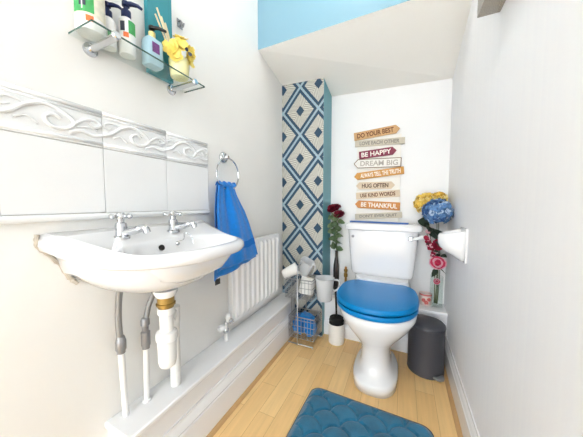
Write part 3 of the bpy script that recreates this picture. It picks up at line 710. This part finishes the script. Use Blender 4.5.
sg = thing('plank_sign', (-0.155, 1.695, 0.7805), 'motto sign of nine arrow-shaped planks standing on the toilet cistern', 'sign')
bm = B(); box(bm, -0.292, -0.020, 1.6945, 1.705, 0.7808, 1.345); obj('backing_board', bm, M['wood_white'], sg, smooth=False, bevel=0.001)
def text_mesh(txt, size, bold):
    cu = bpy.data.curves.new('lettering', 'FONT'); cu.body = txt; cu.size = size; cu.extrude = 0.0006; cu.offset = bold
    cu.align_x = 'CENTER'; cu.align_y = 'CENTER'
    o = bpy.data.objects.new('lettering_source', cu); col.objects.link(o)
    dg = bpy.context.evaluated_depsgraph_get(); dg.update()
    me = bpy.data.meshes.new_from_object(o.evaluated_get(dg)); col.objects.unlink(o); bpy.data.objects.remove(o)
    return me
boards = [  # left x,z, right x,z, height, left end, right end, material, ink, text, label
    (-0.313, 1.354, -0.029, 1.377, 0.052, 0, 1, 'wood_tan', 'ink_brown', 'DO YOUR BEST', 'topmost tan plank'),
    (-0.306, 1.306, 0.001, 1.299, 0.040, 0, 0, 'wood_grey', 'ink_grey', 'LOVE EACH OTHER', 'greyish plank with grey lettering under the topmost'),
    (-0.278, 1.227, -0.046, 1.242, 0.050, 0, 1, 'wood_maroon', 'ink_white', 'BE HAPPY', 'maroon plank with white lettering'),
    (-0.310, 1.173, -0.018, 1.165, 0.056, 1, 0, 'wood_white', 'ink_pale', 'DREAM BIG', 'white plank with brown outline'),
    (-0.309, 1.085, 0.000, 1.114, 0.047, 1, 0, 'wood_gold', 'ink_white', 'ALWAYS TELL THE TRUTH', 'golden plank tilted up to the right'),
    (-0.295, 1.023, -0.050, 1.022, 0.047, 1, 1, 'wood_beige', 'ink_dark', 'HUG OFTEN', 'short beige plank pointed at both ends'),
    (-0.294, 0.955, -0.019, 0.970, 0.044, 0, 0, 'wood_beige', 'ink_brown', 'USE KIND WORDS', 'beige plank with square ends'),
    (-0.300, 0.900, -0.017, 0.884, 0.051, 1, 0, 'wood_orange', 'ink_white', 'BE THANKFUL', 'orange plank with white lettering'),
    (-0.298, 0.812, -0.004, 0.832, 0.038, 0, 0, 'wood_grey', 'ink_grey', "DON'T EVER QUIT", 'lowest greyish plank'),
]
for (x0, z0, x1, z1, h, el, er, m, ink, txt, lab) in boards:
    Lg = math.hypot(x1 - x0, z1 - z0); a = math.atan2(z1 - z0, x1 - x0); R = Matrix.Rotation(-a, 3, 'Y'); cx, cz = (x0 + x1) / 2, (z0 + z1) / 2
    t = h * 0.45
    poly = []
    poly += [(-Lg / 2 + t, -h / 2), (Lg / 2 - (t if er else 0), -h / 2)] if el else [(-Lg / 2, -h / 2), (Lg / 2 - (t if er else 0), -h / 2)]
    if er: poly += [(Lg / 2, 0), (Lg / 2 - t, h / 2)]
    else: poly += [(Lg / 2, h / 2)]
    if el: poly += [(-Lg / 2 + t, h / 2), (-Lg / 2, 0)]
    else: poly += [(-Lg / 2, h / 2)]
    def place(bm):
        for v in bm.verts: v.co = R @ v.co + Vector((cx, 0, cz))
    bm = B(); prism(bm, poly, 1, 1.685, 1.6940); place(bm)
    bo = obj('plank', bm, M[m], sg, smooth=False, bevel=0.0008); bo['label'] = lab
    if m == 'wood_white':
        bm = B()
        for (p, q) in zip(poly, poly[1:] + poly[:1]): tube(bm, [(p[0], 1.6845, p[1]), (q[0], 1.6845, q[1])], 0.0024, 6)
        place(bm); obj('outline', bm, M['brown_edge'], bo)
    me = text_mesh(txt, h * 0.74, 0.0009)
    xs = [v.co.x for v in me.vertices]; W = max(xs) - min(xs); mx = (max(xs) + min(xs)) / 2; ys = [v.co.y for v in me.vertices]; my = (max(ys) + min(ys)) / 2; H = max(ys) - min(ys)
    avail = Lg * 0.80 if not (el and er) else Lg * 0.68
    bm = B(); bm.from_mesh(me)
    s = avail / W; sy = h * 0.60 / H
    for v in bm.verts:
        x, y, z = v.co; sh_ = (0.012 if el and not er else -0.008 if er and not el else 0)
        v.co = Vector(((x - mx) * s + sh_, 1.6846 - z, (y - my) * sy))
    place(bm); bm.normal_update()
    obj('lettering', bm, M[ink], bo, smooth=False)

# ------------------------------------------------------------------ pedal bin
bc = Vector((0.132, 1.452, 0)); fd = Vector((0.62, -0.78, 0)).normalized()
bn = thing('pedal_bin', tuple(bc), 'charcoal grey pedal bin between the toilet and right wall', 'bin')
RB = 0.089
bm = B(); lathe(bm, [(RB * 0.98, 0.0), (RB, 0.004), (RB, 0.012), (RB * 0.985, 0.016), (RB * 0.985, 0.236), (RB, 0.240), (RB, 0.246)], bc, 40); obj('bin_body', bm, M['grey_bin'], bn)
bm = B(); lathe(bm, [(RB * 1.01, 0.248), (RB * 1.02, 0.252), (RB * 1.0, 0.259), (RB * 0.92, 0.266), (RB * 0.7, 0.271), (RB * 0.3, 0.274), (0.002, 0.275)], bc, 40); obj('bin_lid', bm, M['grey_bin_lid'], bn)
bm = B(); h0 = bc - fd * (RB * 0.98)
tube(bm, [h0 + Vector((-fd.y, fd.x, 0)) * s + Vector((0, 0, 0.255)) for s in (-0.022, 0.022)], 0.011, 10); obj('hinge', bm, M['black'], bn)
bm = B(); sd = Vector((-fd.y, fd.x, 0))
rs = []
for s, w, z in ((-0.006, 0.030, 0.012), (0.006, 0.028, 0.013), (0.016, 0.020, 0.010), (0.022, 0.010, 0.008)):
    p = bc + fd * (RB + s)
    rs.append([p + sd * w + Vector((0, 0, z + 0.008)), p - sd * w + Vector((0, 0, z + 0.008)), p - sd * w + Vector((0, 0, z - 0.002)), p + sd * w + Vector((0, 0, z - 0.002))])
rings(bm, rs); obj('pedal', bm, M['grey_metal'], bn, bevel=0.002)['label'] = 'light grey foot pedal'

# ------------------------------------------------------------------ toilet brush
tb_c = Vector((-0.374, 1.503, 0))
br = thing('toilet_brush', tuple(tb_c), 'black toilet brush in a white round holder left of toilet', 'toilet brush')
bm = B(); lathe(bm, [(0.048, 0), (0.050, 0.004), (0.049, 0.118), (0.050, 0.127), (0.047, 0.129), (0.045, 0.118), (0.045, 0.02)], tb_c, 30); obj('holder', bm, M['white_plastic'], br)
bm = B(); prof = []
for k in range(15): prof.append((0.041 + (0.004 if k % 2 else 0) + (0.004 if k > 8 else 0) - 0.022 * max(0, (k - 12) / 2) ** 2, 0.04 + k * 0.0096))
lathe(bm, prof, tb_c, 36); obj('brush_head', bm, M['bristle'], br)
bm = B(); tube(bm, [tb_c + Vector((0, 0, 0.16)), tb_c + Vector((-0.004, 0, 0.28)), tb_c + Vector((-0.008, 0, 0.36)), tb_c + Vector((-0.008, 0, 0.366))], [0.006, 0.007, 0.0085, 0.005], 12); obj('handle', bm, M['black'], br)

# ------------------------------------------------------------------ two-tier wire basket stand
bx0, bx1, by0, by1 = -0.640, -0.494, 1.366, 1.496
bs = thing('wire_basket_stand', ((bx0 + bx1) / 2, (by0 + by1) / 2, 0), 'two-tier chrome wire basket stand in the corner by the patterned column', 'basket stand')
def wire_basket(z0, z1, name, fl):
    bm = B()
    def at(x, y, z):        # sides flare outwards towards the rim
        s = 1 + fl * (z - z0) / (z1 - z0); cx, cy = (bx0 + bx1) / 2, (by0 + by1) / 2
        return (cx + (x - cx) * s, cy + (y - cy) * s, z)
    n = 7
    for k in range(n + 1):
        z = z0 + (z1 - z0) * k / n if k in (0, n) else z0 + (z1 - z0) * k / n
        if k not in (0, n) and k % 2: continue
        r = 0.0034 if k == n else 0.0017
        cs = [at(x, y, z) for x, y in ((bx0, by0), (bx1, by0), (bx1, by1), (bx0, by1))]
        for a, b in zip(cs, cs[1:] + cs[:1]): tube(bm, [a, b], r, 6)
    for k in range(9):
        x = bx0 + (bx1 - bx0) * k / 8
        tube(bm, [at(x, by0, z1), at(x, by0, z0), at(x, by1, z0), at(x, by1, z1)], 0.0016, 5)
    for k in range(7):
        y = by0 + (by1 - by0) * k / 6
        tube(bm, [at(bx0, y, z1), at(bx0, y, z0), at(bx1, y, z0), at(bx1, y, z1)], 0.0016, 5)
    obj(name, bm, M['steel_wire'], bs)
bx0, bx1, by0, by1 = -0.650, -0.482, 1.366, 1.496
wire_basket(0.045, 0.182, 'basket', 0.03)
bx0, bx1, by0, by1 = -0.676, -0.498, 1.366, 1.496
wire_basket(0.300, 0.425, 'basket', 0.05)
bx0 = -0.640
xm = -0.588
for yy in (by0 - 0.010, by1 + 0.010):
    bm = B(); tube(bm, [(xm, yy, 0.004), (xm, yy, 0.50), (xm, yy + (0.012 if yy < 1.4 else -0.012), 0.512)], 0.0034, 8); obj('upright', bm, M['steel_wire'], bs)
    bm = B(); tube(bm, [(bx0 - 0.012, yy, 0.003), (bx0 - 0.01, yy, 0.012), (bx1 + 0.012, yy, 0.012), (bx1 + 0.014, yy, 0.003)], 0.0034, 8); obj('foot_rail', bm, M['steel_wire'], bs)
bm = B(); tube(bm, [(xm, by0 - 0.010, 0.512), (xm, by1 + 0.012, 0.512)], 0.0034, 8); obj('top_bar', bm, M['steel_wire'], bs)
bm = B()
for yy in (by0 + 0.02, by1 - 0.02): tube(bm, [(bx0 - 0.002, yy, 0.046), (bx0 - 0.002, yy, 0.30)], 0.002, 6)
obj('side_wire', bm, M['steel_wire'], bs)

# blue cloths crumpled in the lower basket
def crumple(c, rx, ry, rz, seed, name, m, label, cat, group):
    rnd = random.Random(seed); bm = B()
    bmesh.ops.create_icosphere(bm, subdivisions=4, radius=1)
    ph = [rnd.random() * 6 for _ in range(6)]
    for v in bm.verts:
        p = v.co.copy(); d = 1 + 0.10 * math.sin(7 * p.x + ph[0] + 3 * p.z) + 0.10 * math.sin(8 * p.y + ph[1] + 4 * p.x) + 0.08 * math.sin(11 * p.z + ph[2] + 5 * p.y) + 0.05 * math.sin(17 * p.x + 13 * p.y + ph[3])
        v.co = Vector((c[0] + p.x * rx * d, c[1] + p.y * ry * d, c[2] + p.z * rz * d))
        if v.co.z < 0.0475: v.co.z = 0.0475 + 0.02 * (v.co.z - 0.0475)
    o = obj(name, bm, m, base=(c[0], c[1], c[2] - rz), smooth=True); tag(o, label, cat, group)
crumple((-0.604, 1.43, 0.096), 0.043, 0.054, 0.048, 1, 'cleaning_cloth', M['cloth_blue'], 'crumpled blue cloth in the left of the lower wire basket', 'cloth', 'blue cloths in the lower basket')
crumple((-0.526, 1.43, 0.094), 0.040, 0.054, 0.048, 2, 'cleaning_cloth', M['cloth_blue'], 'crumpled blue cloth in the right of the lower wire basket', 'cloth', 'blue cloths in the lower basket')
crumple((-0.566, 1.43, 0.158), 0.060, 0.050, 0.024, 3, 'cleaning_cloth', M['cloth_blue'], 'crumpled blue cloth lying on top of the others in lower wire basket', 'cloth', 'blue cloths in the lower basket')

# things in the upper basket
def roll(c, r, L_, axis, label):
    t = thing('toilet_roll', tuple(Vector(c)), label, 'toilet roll')
    bm = B(); lathe(bm, [(0.018, -L_ / 2), (r * 0.98, -L_ / 2), (r, -L_ / 2 + 0.003), (r, L_ / 2 - 0.003), (r * 0.98, L_ / 2), (0.018, L_ / 2)], c, 28, axis=axis, cap0=False, cap1=False); obj('paper', bm, M['paper'], t)
    bm = B(); lathe(bm, [(0.0182, -L_ / 2), (0.0182, L_ / 2)], c, 18, axis=axis, cap0=False, cap1=False); obj('core', bm, M['wood_beige'], t)
t = thing('plastic_beaker', (-0.645, 1.412, 0.42), 'white plastic beaker tipped on its side at the left rim of upper basket', 'beaker')
bc_ = Vector((-0.655, 1.395, 0.462)); ax_ = Vector((0.75, 0.35, 0.42)).normalized()
bm = B(); lathe(bm, [(0.026, -0.050), (0.031, -0.047), (0.038, 0.046), (0.040, 0.048), (0.040, 0.052), (0.036, 0.052), (0.034, 0.040), (0.028, -0.040), (0.002, -0.041)], bc_, 28, axis=ax_); obj('beaker_body', bm, M['paper'], t)
bm = B(); lathe(bm, [(0.0255, -0.0515), (0.0255, -0.0495)], bc_, 24, axis=ax_); obj('base_disc', bm, M['white_plastic'], t)
roll((-0.548, 1.428, 0.372), 0.050, 0.105, (0.15, 0.3, 1), 'white toilet roll standing in the right of the upper wire basket')
t = thing('plastic_tub', (-0.590, 1.45, 0.40), 'milky plastic tub leaning across the upper wire basket below the patterned paper', 'tub')
bm = B(); q = Matrix.Rotation(0.45, 3, 'Y') @ Matrix.Rotation(0.25, 3, 'X')
rs = []
for s, z in ((0.80, -0.052), (0.84, -0.050), (1.0, 0.052), (1.06, 0.054), (1.06, 0.058), (0.97, 0.056), (0.82, -0.044)):
    rs.append([q @ Vector((x, y, z)) + Vector((-0.575, 1.458, 0.480)) for x, y in superell(0, 0, 0.044 * s, 0.034 * s, 32, 4)])
rings(bm, rs); obj('tub_body', bm, M['translucent'], t)
bm = B(); tube(bm, smoothpts([q @ Vector(p) + Vector((-0.575, 1.458, 0.480)) for p in ((0.036, 0, 0.050), (0.055, 0, 0.052), (0.062, 0, 0.030), (0.062, 0, -0.005), (0.055, 0, -0.02))], 5), 0.0045, 8); obj('handle', bm, M['translucent'], t)

# milky jug hooked over the end of the upper basket
jc = Vector((-0.434, 1.432, 0.296))
t = thing('measuring_jug', tuple(jc), 'milky plastic jug hanging at the right end of the upper wire basket', 'jug')
bm = B(); lathe(bm, [(0.042, 0.0), (0.046, 0.004), (0.056, 0.115), (0.060, 0.140), (0.062, 0.142), (0.059, 0.143), (0.054, 0.115), (0.044, 0.008), (0.002, 0.006)], jc, 32); obj('jug_body', bm, M['translucent'], t)
bm = B(); tube(bm, smoothpts([jc + Vector(p) for p in ((0.054, 0.020, 0.130), (0.080, 0.030, 0.126), (0.086, 0.032, 0.105), (0.076, 0.028, 0.070), (0.047, 0.02, 0.056))], 5), 0.006, 8); obj('handle', bm, M['translucent'], t)

# ------------------------------------------------------------------ flowers left of the cistern
vc = Vector((-0.425, 1.684, ZK))
bm = B(); lathe(bm, [(0.020, 0), (0.021, 0.005), (0.021, 0.14), (0.019, 0.18), (0.011, 0.235), (0.010, 0.275), (0.012, 0.282), (0.009, 0.282), (0.008, 0.24), (0.016, 0.17)], vc, 24)
v = obj('bottle_vase', bm, M['vase_dark'], base=tuple(vc)); tag(v, 'slim dark bottle vase standing beside the teal column edge', 'vase')
def leaf(bm, base, d, ln, w, droop=0.3, mi=0):
    d = Vector(d).normalized(); side = d.cross(Vector((0, 0, 1))); side = side.normalized() if side.length > 1e-4 else Vector((1, 0, 0))
    side = Matrix.Rotation(random.uniform(0.5, 1.3) * random.choice((-1, 1)), 3, d) @ side
    rows = []
    for s, ww in ((0, 0.1), (0.25, 0.8), (0.5, 1.0), (0.78, 0.65), (1, 0.05)):
        p = Vector(base) + d * ln * s + Vector((0, 0, -droop * ln * s * s)); rows.append([p - side * w * ww + Vector((0, 0, w * 0.25 * ww)), p, p + side * w * ww + Vector((0, 0, w * 0.25 * ww))])
    rings(bm, rows, False, False, closed=False, mi=mi)
def rose(bm, c, d, R, mi=0, mi2=None):
    for rr, n, cup, off in ((1.0, 6, 0.30, 0), (0.85, 6, 0.55, 0.10), (0.62, 5, 0.95, 0.18), (0.42, 4, 1.5, 0.22), (0.22, 3, 2.6, 0.22)):
        petal_flower(bm, Vector(c) + Vector(d).normalized() * R * off, d, R * rr, n, cup, mi=(mi2 if mi2 is not None and rr in (1.0, 0.62) else mi), width=0.62)
def stemmed(name, label, cat, group, pts, head, headmat, leaves, lm='leaf'):
    t = thing(name, tuple(pts[0]), label, cat, group)
    bm = B(); tube(bm, smoothpts(pts, 5), 0.0022, 6); obj('stem', bm, M['stem'], t)
    bm = B(); head(bm); obj('flower_head', bm, headmat, t, smooth=True)
    for l in (leaves or []):
        bm = B(); leaf(bm, *l); obj('leaf', bm, M[lm], t, smooth=True)
    return t
for i, (hx, hy, hz, lab) in enumerate(((-0.432, 1.655, 0.868, 'deep red flower standing tallest in the dark bottle vase'), (-0.402, 1.640, 0.822, 'deep red flower leaning right in the dark bottle vase'), (-0.455, 1.640, 0.858, 'deep red flower at the left of the dark bottle vase'))):
    def head(bm, c=Vector((hx, hy, hz))):
        rose(bm, c, (0.1, -0.7, 0.7), 0.034); rose(bm, c + Vector((0.014, 0.006, 0.010)), (0.4, -0.2, 1), 0.026)
    lv = []
    for k in range(13):
        z = 0.575 + 0.019 * k + 0.006 * i; a = k * 2.4 + i; f = (z - 0.56) / (hz - 0.56)
        lv.append(((vc.x + (hx - vc.x) * f, vc.y + (hy - vc.y) * f, z), (math.cos(a), -abs(math.sin(a)) * 0.6 - 0.2, 0.35), 0.056, 0.021))
    stemmed('red_carnation', lab, 'flower', 'deep red flowers in the bottle vase', [(vc.x, vc.y, 0.44), (vc.x, vc.y, 0.56), ((vc.x + hx) / 2, (vc.y + hy) / 2, 0.72), (hx, hy, hz)], head, M['berry'], lv)

# ------------------------------------------------------------------ glass vase, flowers and candle at the right
gc = Vector((0.192, 1.630, ZK))
bm = B()
sq = lambda s, z: [(gc.x + x, gc.y + y, z) for x, y in superell(0, 0, 0.033 * s, 0.033 * s, 28, 5)]
rings(bm, [sq(1, ZK), sq(1, ZK + 0.19), sq(0.90, ZK + 0.19), sq(0.90, ZK + 0.014)])
gv = obj('glass_vase', bm, M['glass'], base=tuple(gc)); tag(gv, 'square clear glass vase of flowers on the low boxing at right', 'vase')
def hydrangea(bm, c, R, n, fr, seed):
    rnd = random.Random(seed)
    for k in range(n):
        z = 1 - 2 * (k + 0.5) / n; a = k * 2.39996; s = math.sqrt(max(0, 1 - z * z)); d = Vector((s * math.cos(a), s * math.sin(a), z))
        if d.z < -0.75: continue
        rr = R * (0.86 + 0.2 * rnd.random())
        petal_flower(bm, Vector(c) + d * rr * (0.92 if d.z > -0.2 else 0.85), d + Vector((rnd.random() - .5, rnd.random() - .5, rnd.random() - .5)) * 0.7, fr, 4, 0.25, mi=(0, 1, 0, 2, 0)[k % 5], width=0.5)
    q0 = len(bm.faces)
    bmesh.ops.create_icosphere(bm, subdivisions=2, radius=R * 0.8, matrix=Matrix.Translation(c))
    bm.faces.ensure_lookup_table()
    for f in bm.faces[q0:]: f.material_index = 2
stemmed('blue_hydrangea', 'large dusty blue hydrangea head above the soap dish', 'flower', 'flowers in the glass vase', [(0.192, 1.630, 0.31), (0.19, 1.62, 0.50), (0.178, 1.56, 0.72), (0.170, 1.525, 0.84)],
        lambda bm: hydrangea(bm, (0.170, 1.510, 0.855), 0.072, 190, 0.017, 3), [M['hyd_blue'], M['hyd_pale'], M['hyd_deep']],
        [((0.176, 1.55, 0.72), (-0.5, -0.6, 0.9), 0.12, 0.036, 0.5), ((0.178, 1.55, 0.71), (0.2, -0.7, 0.9), 0.11, 0.036, 0.4), ((0.178, 1.56, 0.70), (-0.4, 0.1, 0.9), 0.10, 0.034, 0.4), ((0.178, 1.56, 0.66), (0.3, -0.9, 0.4), 0.09, 0.03, 0.4)], 'leaf_dark')
stemmed('yellow_hydrangea', 'yellow hydrangea head behind and left of the blue one', 'flower', 'flowers in the glass vase', [(0.185, 1.632, 0.31), (0.18, 1.63, 0.50), (0.150, 1.62, 0.72), (0.128, 1.615, 0.88)],
        lambda bm: hydrangea(bm, (0.124, 1.612, 0.900), 0.064, 150, 0.016, 5), [M['hyd_yellow'], M['hyd_cream'], M['hyd_ochre']],
        [((0.14, 1.61, 0.76), (-0.6, -0.3, 0.9), 0.11, 0.036, 0.4), ((0.145, 1.61, 0.73), (0.0, -0.7, 0.8), 0.11, 0.034, 0.4)], 'leaf_dark')
stemmed('yellow_hydrangea', 'second yellow hydrangea head just showing right of the first, behind the blue one', 'flower', 'flowers in the glass vase', [(0.198, 1.640, 0.31), (0.20, 1.64, 0.50), (0.195, 1.64, 0.72), (0.19, 1.640, 0.90)],
        lambda bm: hydrangea(bm, (0.188, 1.640, 0.925), 0.045, 90, 0.014, 6), [M['hyd_yellow'], M['hyd_cream'], M['hyd_ochre']], None)
def rosehead(c, d, R, m2=True): return lambda bm: rose(bm, c, d, R)
stemmed('pink_rose', 'large open pink rose just above the rim of the glass vase', 'flower', 'flowers in the glass vase', [(0.195, 1.622, 0.31), (0.195, 1.615, 0.45), (0.190, 1.585, 0.54), (0.187, 1.560, 0.565)],
        lambda bm: rose(bm, (0.186, 1.550, 0.570), (-0.15, -1, 0.25), 0.040, 0, 1), [M['rose_pink'], M['rose_edge']],
        [((0.195, 1.59, 0.53), (0.6, -0.5, -0.2), 0.05, 0.016), ((0.19, 1.59, 0.52), (-0.6, -0.6, -0.4), 0.05, 0.016)], 'leaf_dark')
stemmed('red_rose', 'crimson rose partly hidden by the white wall dish', 'flower', 'flowers in the glass vase', [(0.200, 1.630, 0.31), (0.205, 1.62, 0.50), (0.198, 1.59, 0.62), (0.190, 1.565, 0.665)],
        lambda bm: rose(bm, (0.188, 1.555, 0.672), (-0.2, -1, 0.4), 0.033), M['rose_red'], [((0.2, 1.60, 0.60), (0.5, -0.6, 0.3), 0.05, 0.016), ((0.198, 1.60, 0.6), (-0.7, -0.5, 0.3), 0.055, 0.016)], 'leaf_dark')
stemmed('pink_rose', 'small pink rose low inside the glass vase', 'flower', 'flowers in the glass vase', [(0.188, 1.625, 0.31), (0.188, 1.618, 0.36), (0.19, 1.612, 0.42), (0.19, 1.606, 0.445)],
        lambda bm: rose(bm, (0.190, 1.606, 0.448), (-0.1, -1, 0.4), 0.018, 0, 1), [M['rose_pink'], M['rose_edge']], None)
def sprig(bm):
    rnd = random.Random(4); a, b = Vector((0.172, 1.59, 0.60)), Vector((0.128, 1.56, 0.725))
    for k in range(16):
        f = k / 15; p = a.lerp(b, f) + Vector((rnd.random() - .5, rnd.random() - .5, rnd.random() - .5)) * 0.024
        petal_flower(bm, p, (rnd.random() - .6, -1, rnd.random()), 0.014, 5, 0.5, mi=k % 3 == 0)
stemmed('blossom_sprig', 'sprig of small dark pink blossoms below the flush lever', 'flower', 'flowers in the glass vase', [(0.182, 1.630, 0.31), (0.182, 1.625, 0.48), (0.172, 1.592, 0.60), (0.128, 1.562, 0.73)], sprig, [M['rose_red'], M['rose_edge']],
        [((0.15, 1.575, 0.67), (-0.6, -0.6, 0.3), 0.04, 0.012), ((0.165, 1.585, 0.63), (0.4, -0.8, 0.3), 0.045, 0.012)], 'leaf_dark')
kc = Vector((0.140, 1.655, ZK))
t = thing('candle_jar', tuple(kc), 'small white candle jar with coral flower print beside the glass vase', 'candle')
bm = B(); lathe(bm, [(0.030, 0), (0.033, 0.004), (0.033, 0.070), (0.031, 0.072), (0.030, 0.062)], kc, 28); kj = obj('jar', bm, M['candle'], t)
bm = B(); lathe(bm, [(0.029, 0.06), (0.029, 0.062), (0.001, 0.0625)], kc, 24); obj('wax', bm, M['candle'], t)
bm = B(); lathe(bm, [(0.0336, 0.0615), (0.0336, 0.071)], kc, 28, cap0=False, cap1=False); obj('coral_rim', bm, M['candle_pr'], kj)
bm = B()
for a0, zz in ((-1.95, 0.036), (-1.5, 0.024), (-1.1, 0.042)): petal_flower(bm, kc + Vector((0.0342 * math.cos(a0), 0.0342 * math.sin(a0), zz)), (math.cos(a0), math.sin(a0), 0), 0.012, 5, 0.05)
obj('flower_print', bm, M['candle_pr'], kj)

# ------------------------------------------------------------------ white dish on the right wall
sd_ = thing('soap_dish', (XR, 1.245, 0.66), 'white ceramic soap dish fixed to the right wall beside the flowers', 'soap dish')
bm = B(); prism(bm, [(y, z) for y, z in [(1.19 + 0.006, 0.652), (1.30, 0.652), (1.306, 0.658), (1.306, 0.790), (1.30, 0.797), (1.196, 0.797), (1.190, 0.790), (1.190, 0.658)]], 0, XR - 0.007, XR + 0.002); obj('wall_plate', bm, M['ceramic'], sd_, bevel=0.002)
bm = B(); rs = []
CYd = 1.248
def half(xo, hy, z, n=24, e=2.3): return [(XR - 0.005 - xo * abs(math.sin(PI * k / n)) ** (2 / e), CYd - hy * math.copysign(abs(math.cos(PI * k / n)) ** (2 / e), math.cos(PI * k / n)), z) for k in range(n + 1)]
outer = [half(0.016, 0.036, 0.658), half(0.042, 0.045, 0.676), half(0.070, 0.051, 0.694), half(0.087, 0.054, 0.712), half(0.094, 0.055, 0.730), half(0.094, 0.055, 0.748), half(0.094, 0.055, 0.760), half(0.089, 0.052, 0.769), half(0.080, 0.047, 0.771), half(0.072, 0.041, 0.764), half(0.060, 0.035, 0.752), half(0.03, 0.022, 0.746)]
# rim rises a little towards the wall
outer = [[(x, y, z + (0.018 * (1 - min(1, (XR - x) / 0.09)) if z > 0.74 else 0)) for x, y, z in r] for r in outer]
rings(bm, outer); obj('dish', bm, M['ceramic'], sd_, smooth=True)

# ------------------------------------------------------------------ speckled shelf box at the top right
ws = thing('wall_shelf', (XR, 0.80, 1.464), 'silver speckled wall box at the top of right wall, cut by frame', 'wall shelf')
bm = B(); box(bm, 0.190, XR, 0.56, 0.932, 1.464, 1.480); obj('base_panel', bm, M['silver_mesh'], ws, smooth=False, bevel=0.001)
bm = B(); box(bm, 0.190, 0.196, 0.56, 0.932, 1.480, 1.58); box(bm, 0.196, XR, 0.926, 0.932, 1.480, 1.58); box(bm, 0.196, XR, 0.56, 0.566, 1.480, 1.58); obj('side_panel', bm, M['silver_mesh'], ws, smooth=False)

# ------------------------------------------------------------------ bath mat
MX0, MX1, MY0, MY1, rot = -0.385, 0.118, 0.26, 1.058, -0.03
mt = thing('bath_mat', ((MX0 + MX1) / 2, (MY0 + MY1) / 2, 0), 'teal plush bath mat with scallop pattern on the floor before toilet', 'bath mat')
bm = B(); NXg, NYg = 120, 180
cxm, cym = (MX0 + MX1) / 2, (MY0 + MY1) / 2; hx, hy = (MX1 - MX0) / 2, (MY1 - MY0) / 2
def inside(x, y, r=0.04, ins=0.0):
    ax, ay = abs(x) - (hx - ins - r), abs(y) - (hy - ins - r)
    return (math.hypot(max(ax, 0), max(ay, 0)) + min(max(ax, ay), 0)) - r      # signed distance
def scallop(x, y):
    S = 0.115; best = 1e9
    row0 = math.floor(y / (S * 0.5))
    for r_ in range(row0 + 1, row0 - 4, -1):      # nearer rows overlap those behind
        cyr = r_ * S * 0.5; off = (S / 2 if r_ % 2 else 0)
        cxr = round((x - off) / S) * S + off
        d = math.hypot(x - cxr, y - cyr)
        if d <= S * 0.5 and y >= cyr - 1e-9 or d <= S * 0.5 and r_ == row0 + 1 and False:
            return d / (S * 0.5)
    return 0.5
grid = []
for j in range(NYg + 1):
    row = []
    for i in range(NXg + 1):
        u, w = -1 + 2 * i / NXg, -1 + 2 * j / NYg
        x, y = u * hx, w * hy
        # pull the grid's corners in to a rounded outline
        r = 0.045; ax, ay = abs(x) - (hx - r), abs(y) - (hy - r)
        if ax > 0 and ay > 0:
            l = math.hypot(ax, ay); mxx = max(ax, ay); k = mxx / l if l > 0 else 1
            x = math.copysign(hx - r + ax * k, x); y = math.copysign(hy - r + ay * k, y)
        sdn = -inside(x, y, r)
        q = scallop(x + 0.02, y)
        h = 0.010 + 0.009 * min(1, sdn / 0.025) ** 0.6 if sdn > 0 else 0.010
        h -= 0.006 * max(0, (q - 0.86) / 0.14) ** 1.2 * min(1, max(0, sdn) / 0.02)
        h += 0.008 * (1 - (q - 0.35) ** 2) * min(1, max(0, sdn) / 0.02)
        row.append(bm.verts.new((cxm + x * math.cos(rot) - y * math.sin(rot), cym + x * math.sin(rot) + y * math.cos(rot), h)))
    grid.append(row)
for j in range(NYg):
    for i in range(NXg):
        bm.faces.new((grid[j][i], grid[j][i + 1], grid[j + 1][i + 1], grid[j + 1][i]))
obj('pile', bm, M['mat_pile'], mt, smooth=True)
bm = B(); out = []
rr = 0.045
for cxx, cyy, a0 in ((hx - rr, -(hy - rr), -PI / 2), (hx - rr, hy - rr, 0), (-(hx - rr), hy - rr, PI / 2), (-(hx - rr), -(hy - rr), PI)):
    for k in range(9):
        a = a0 + PI / 2 * k / 8; out.append((cxx + rr * math.cos(a), cyy + rr * math.sin(a)))
W = lambda x, y, s, z: (cxm + (x * math.cos(rot) - y * math.sin(rot)) * s, cym + (x * math.sin(rot) + y * math.cos(rot)) * s, z)
rings(bm, [[W(x, y, 1.0, 0.0005) for x, y in out], [W(x, y, 1.012, 0.003) for x, y in out], [W(x, y, 1.012, 0.009) for x, y in out], [W(x, y, 0.998, 0.012) for x, y in out]], True, False)
obj('edge_binding', bm, M['mat_edge'], mt)['label'] = 'dark navy edge binding'

# ------------------------------------------------------------------ camera, light, view
cam = bpy.data.cameras.new('camera'); co = bpy.data.objects.new('camera', cam); col.objects.link(co)
co.location = (0, 0, 0.9); co.rotation_euler = (PI / 2 - 0.06034, 0, 0.43422)
cam.sensor_fit = 'HORIZONTAL'; cam.sensor_width = 36; cam.lens = 240 / 583 * 36; cam.clip_start = 0.01
sc.camera = co
w = bpy.data.worlds.new('world'); sc.world = w; w.use_nodes = True
bg = w.node_tree.nodes['Background']; bg.inputs[0].default_value = (0.90, 0.955, 1.0, 1); bg.inputs[1].default_value = 4.6
sc.view_settings.view_transform = 'Standard'; sc.view_settings.look = 'None'; sc.view_settings.gamma = 1; sc.view_settings.use_curve_mapping = False
sc.view_settings.exposure = 0.78
for o in list(bpy.data.objects):
    if '_o' in o: del o['_o']
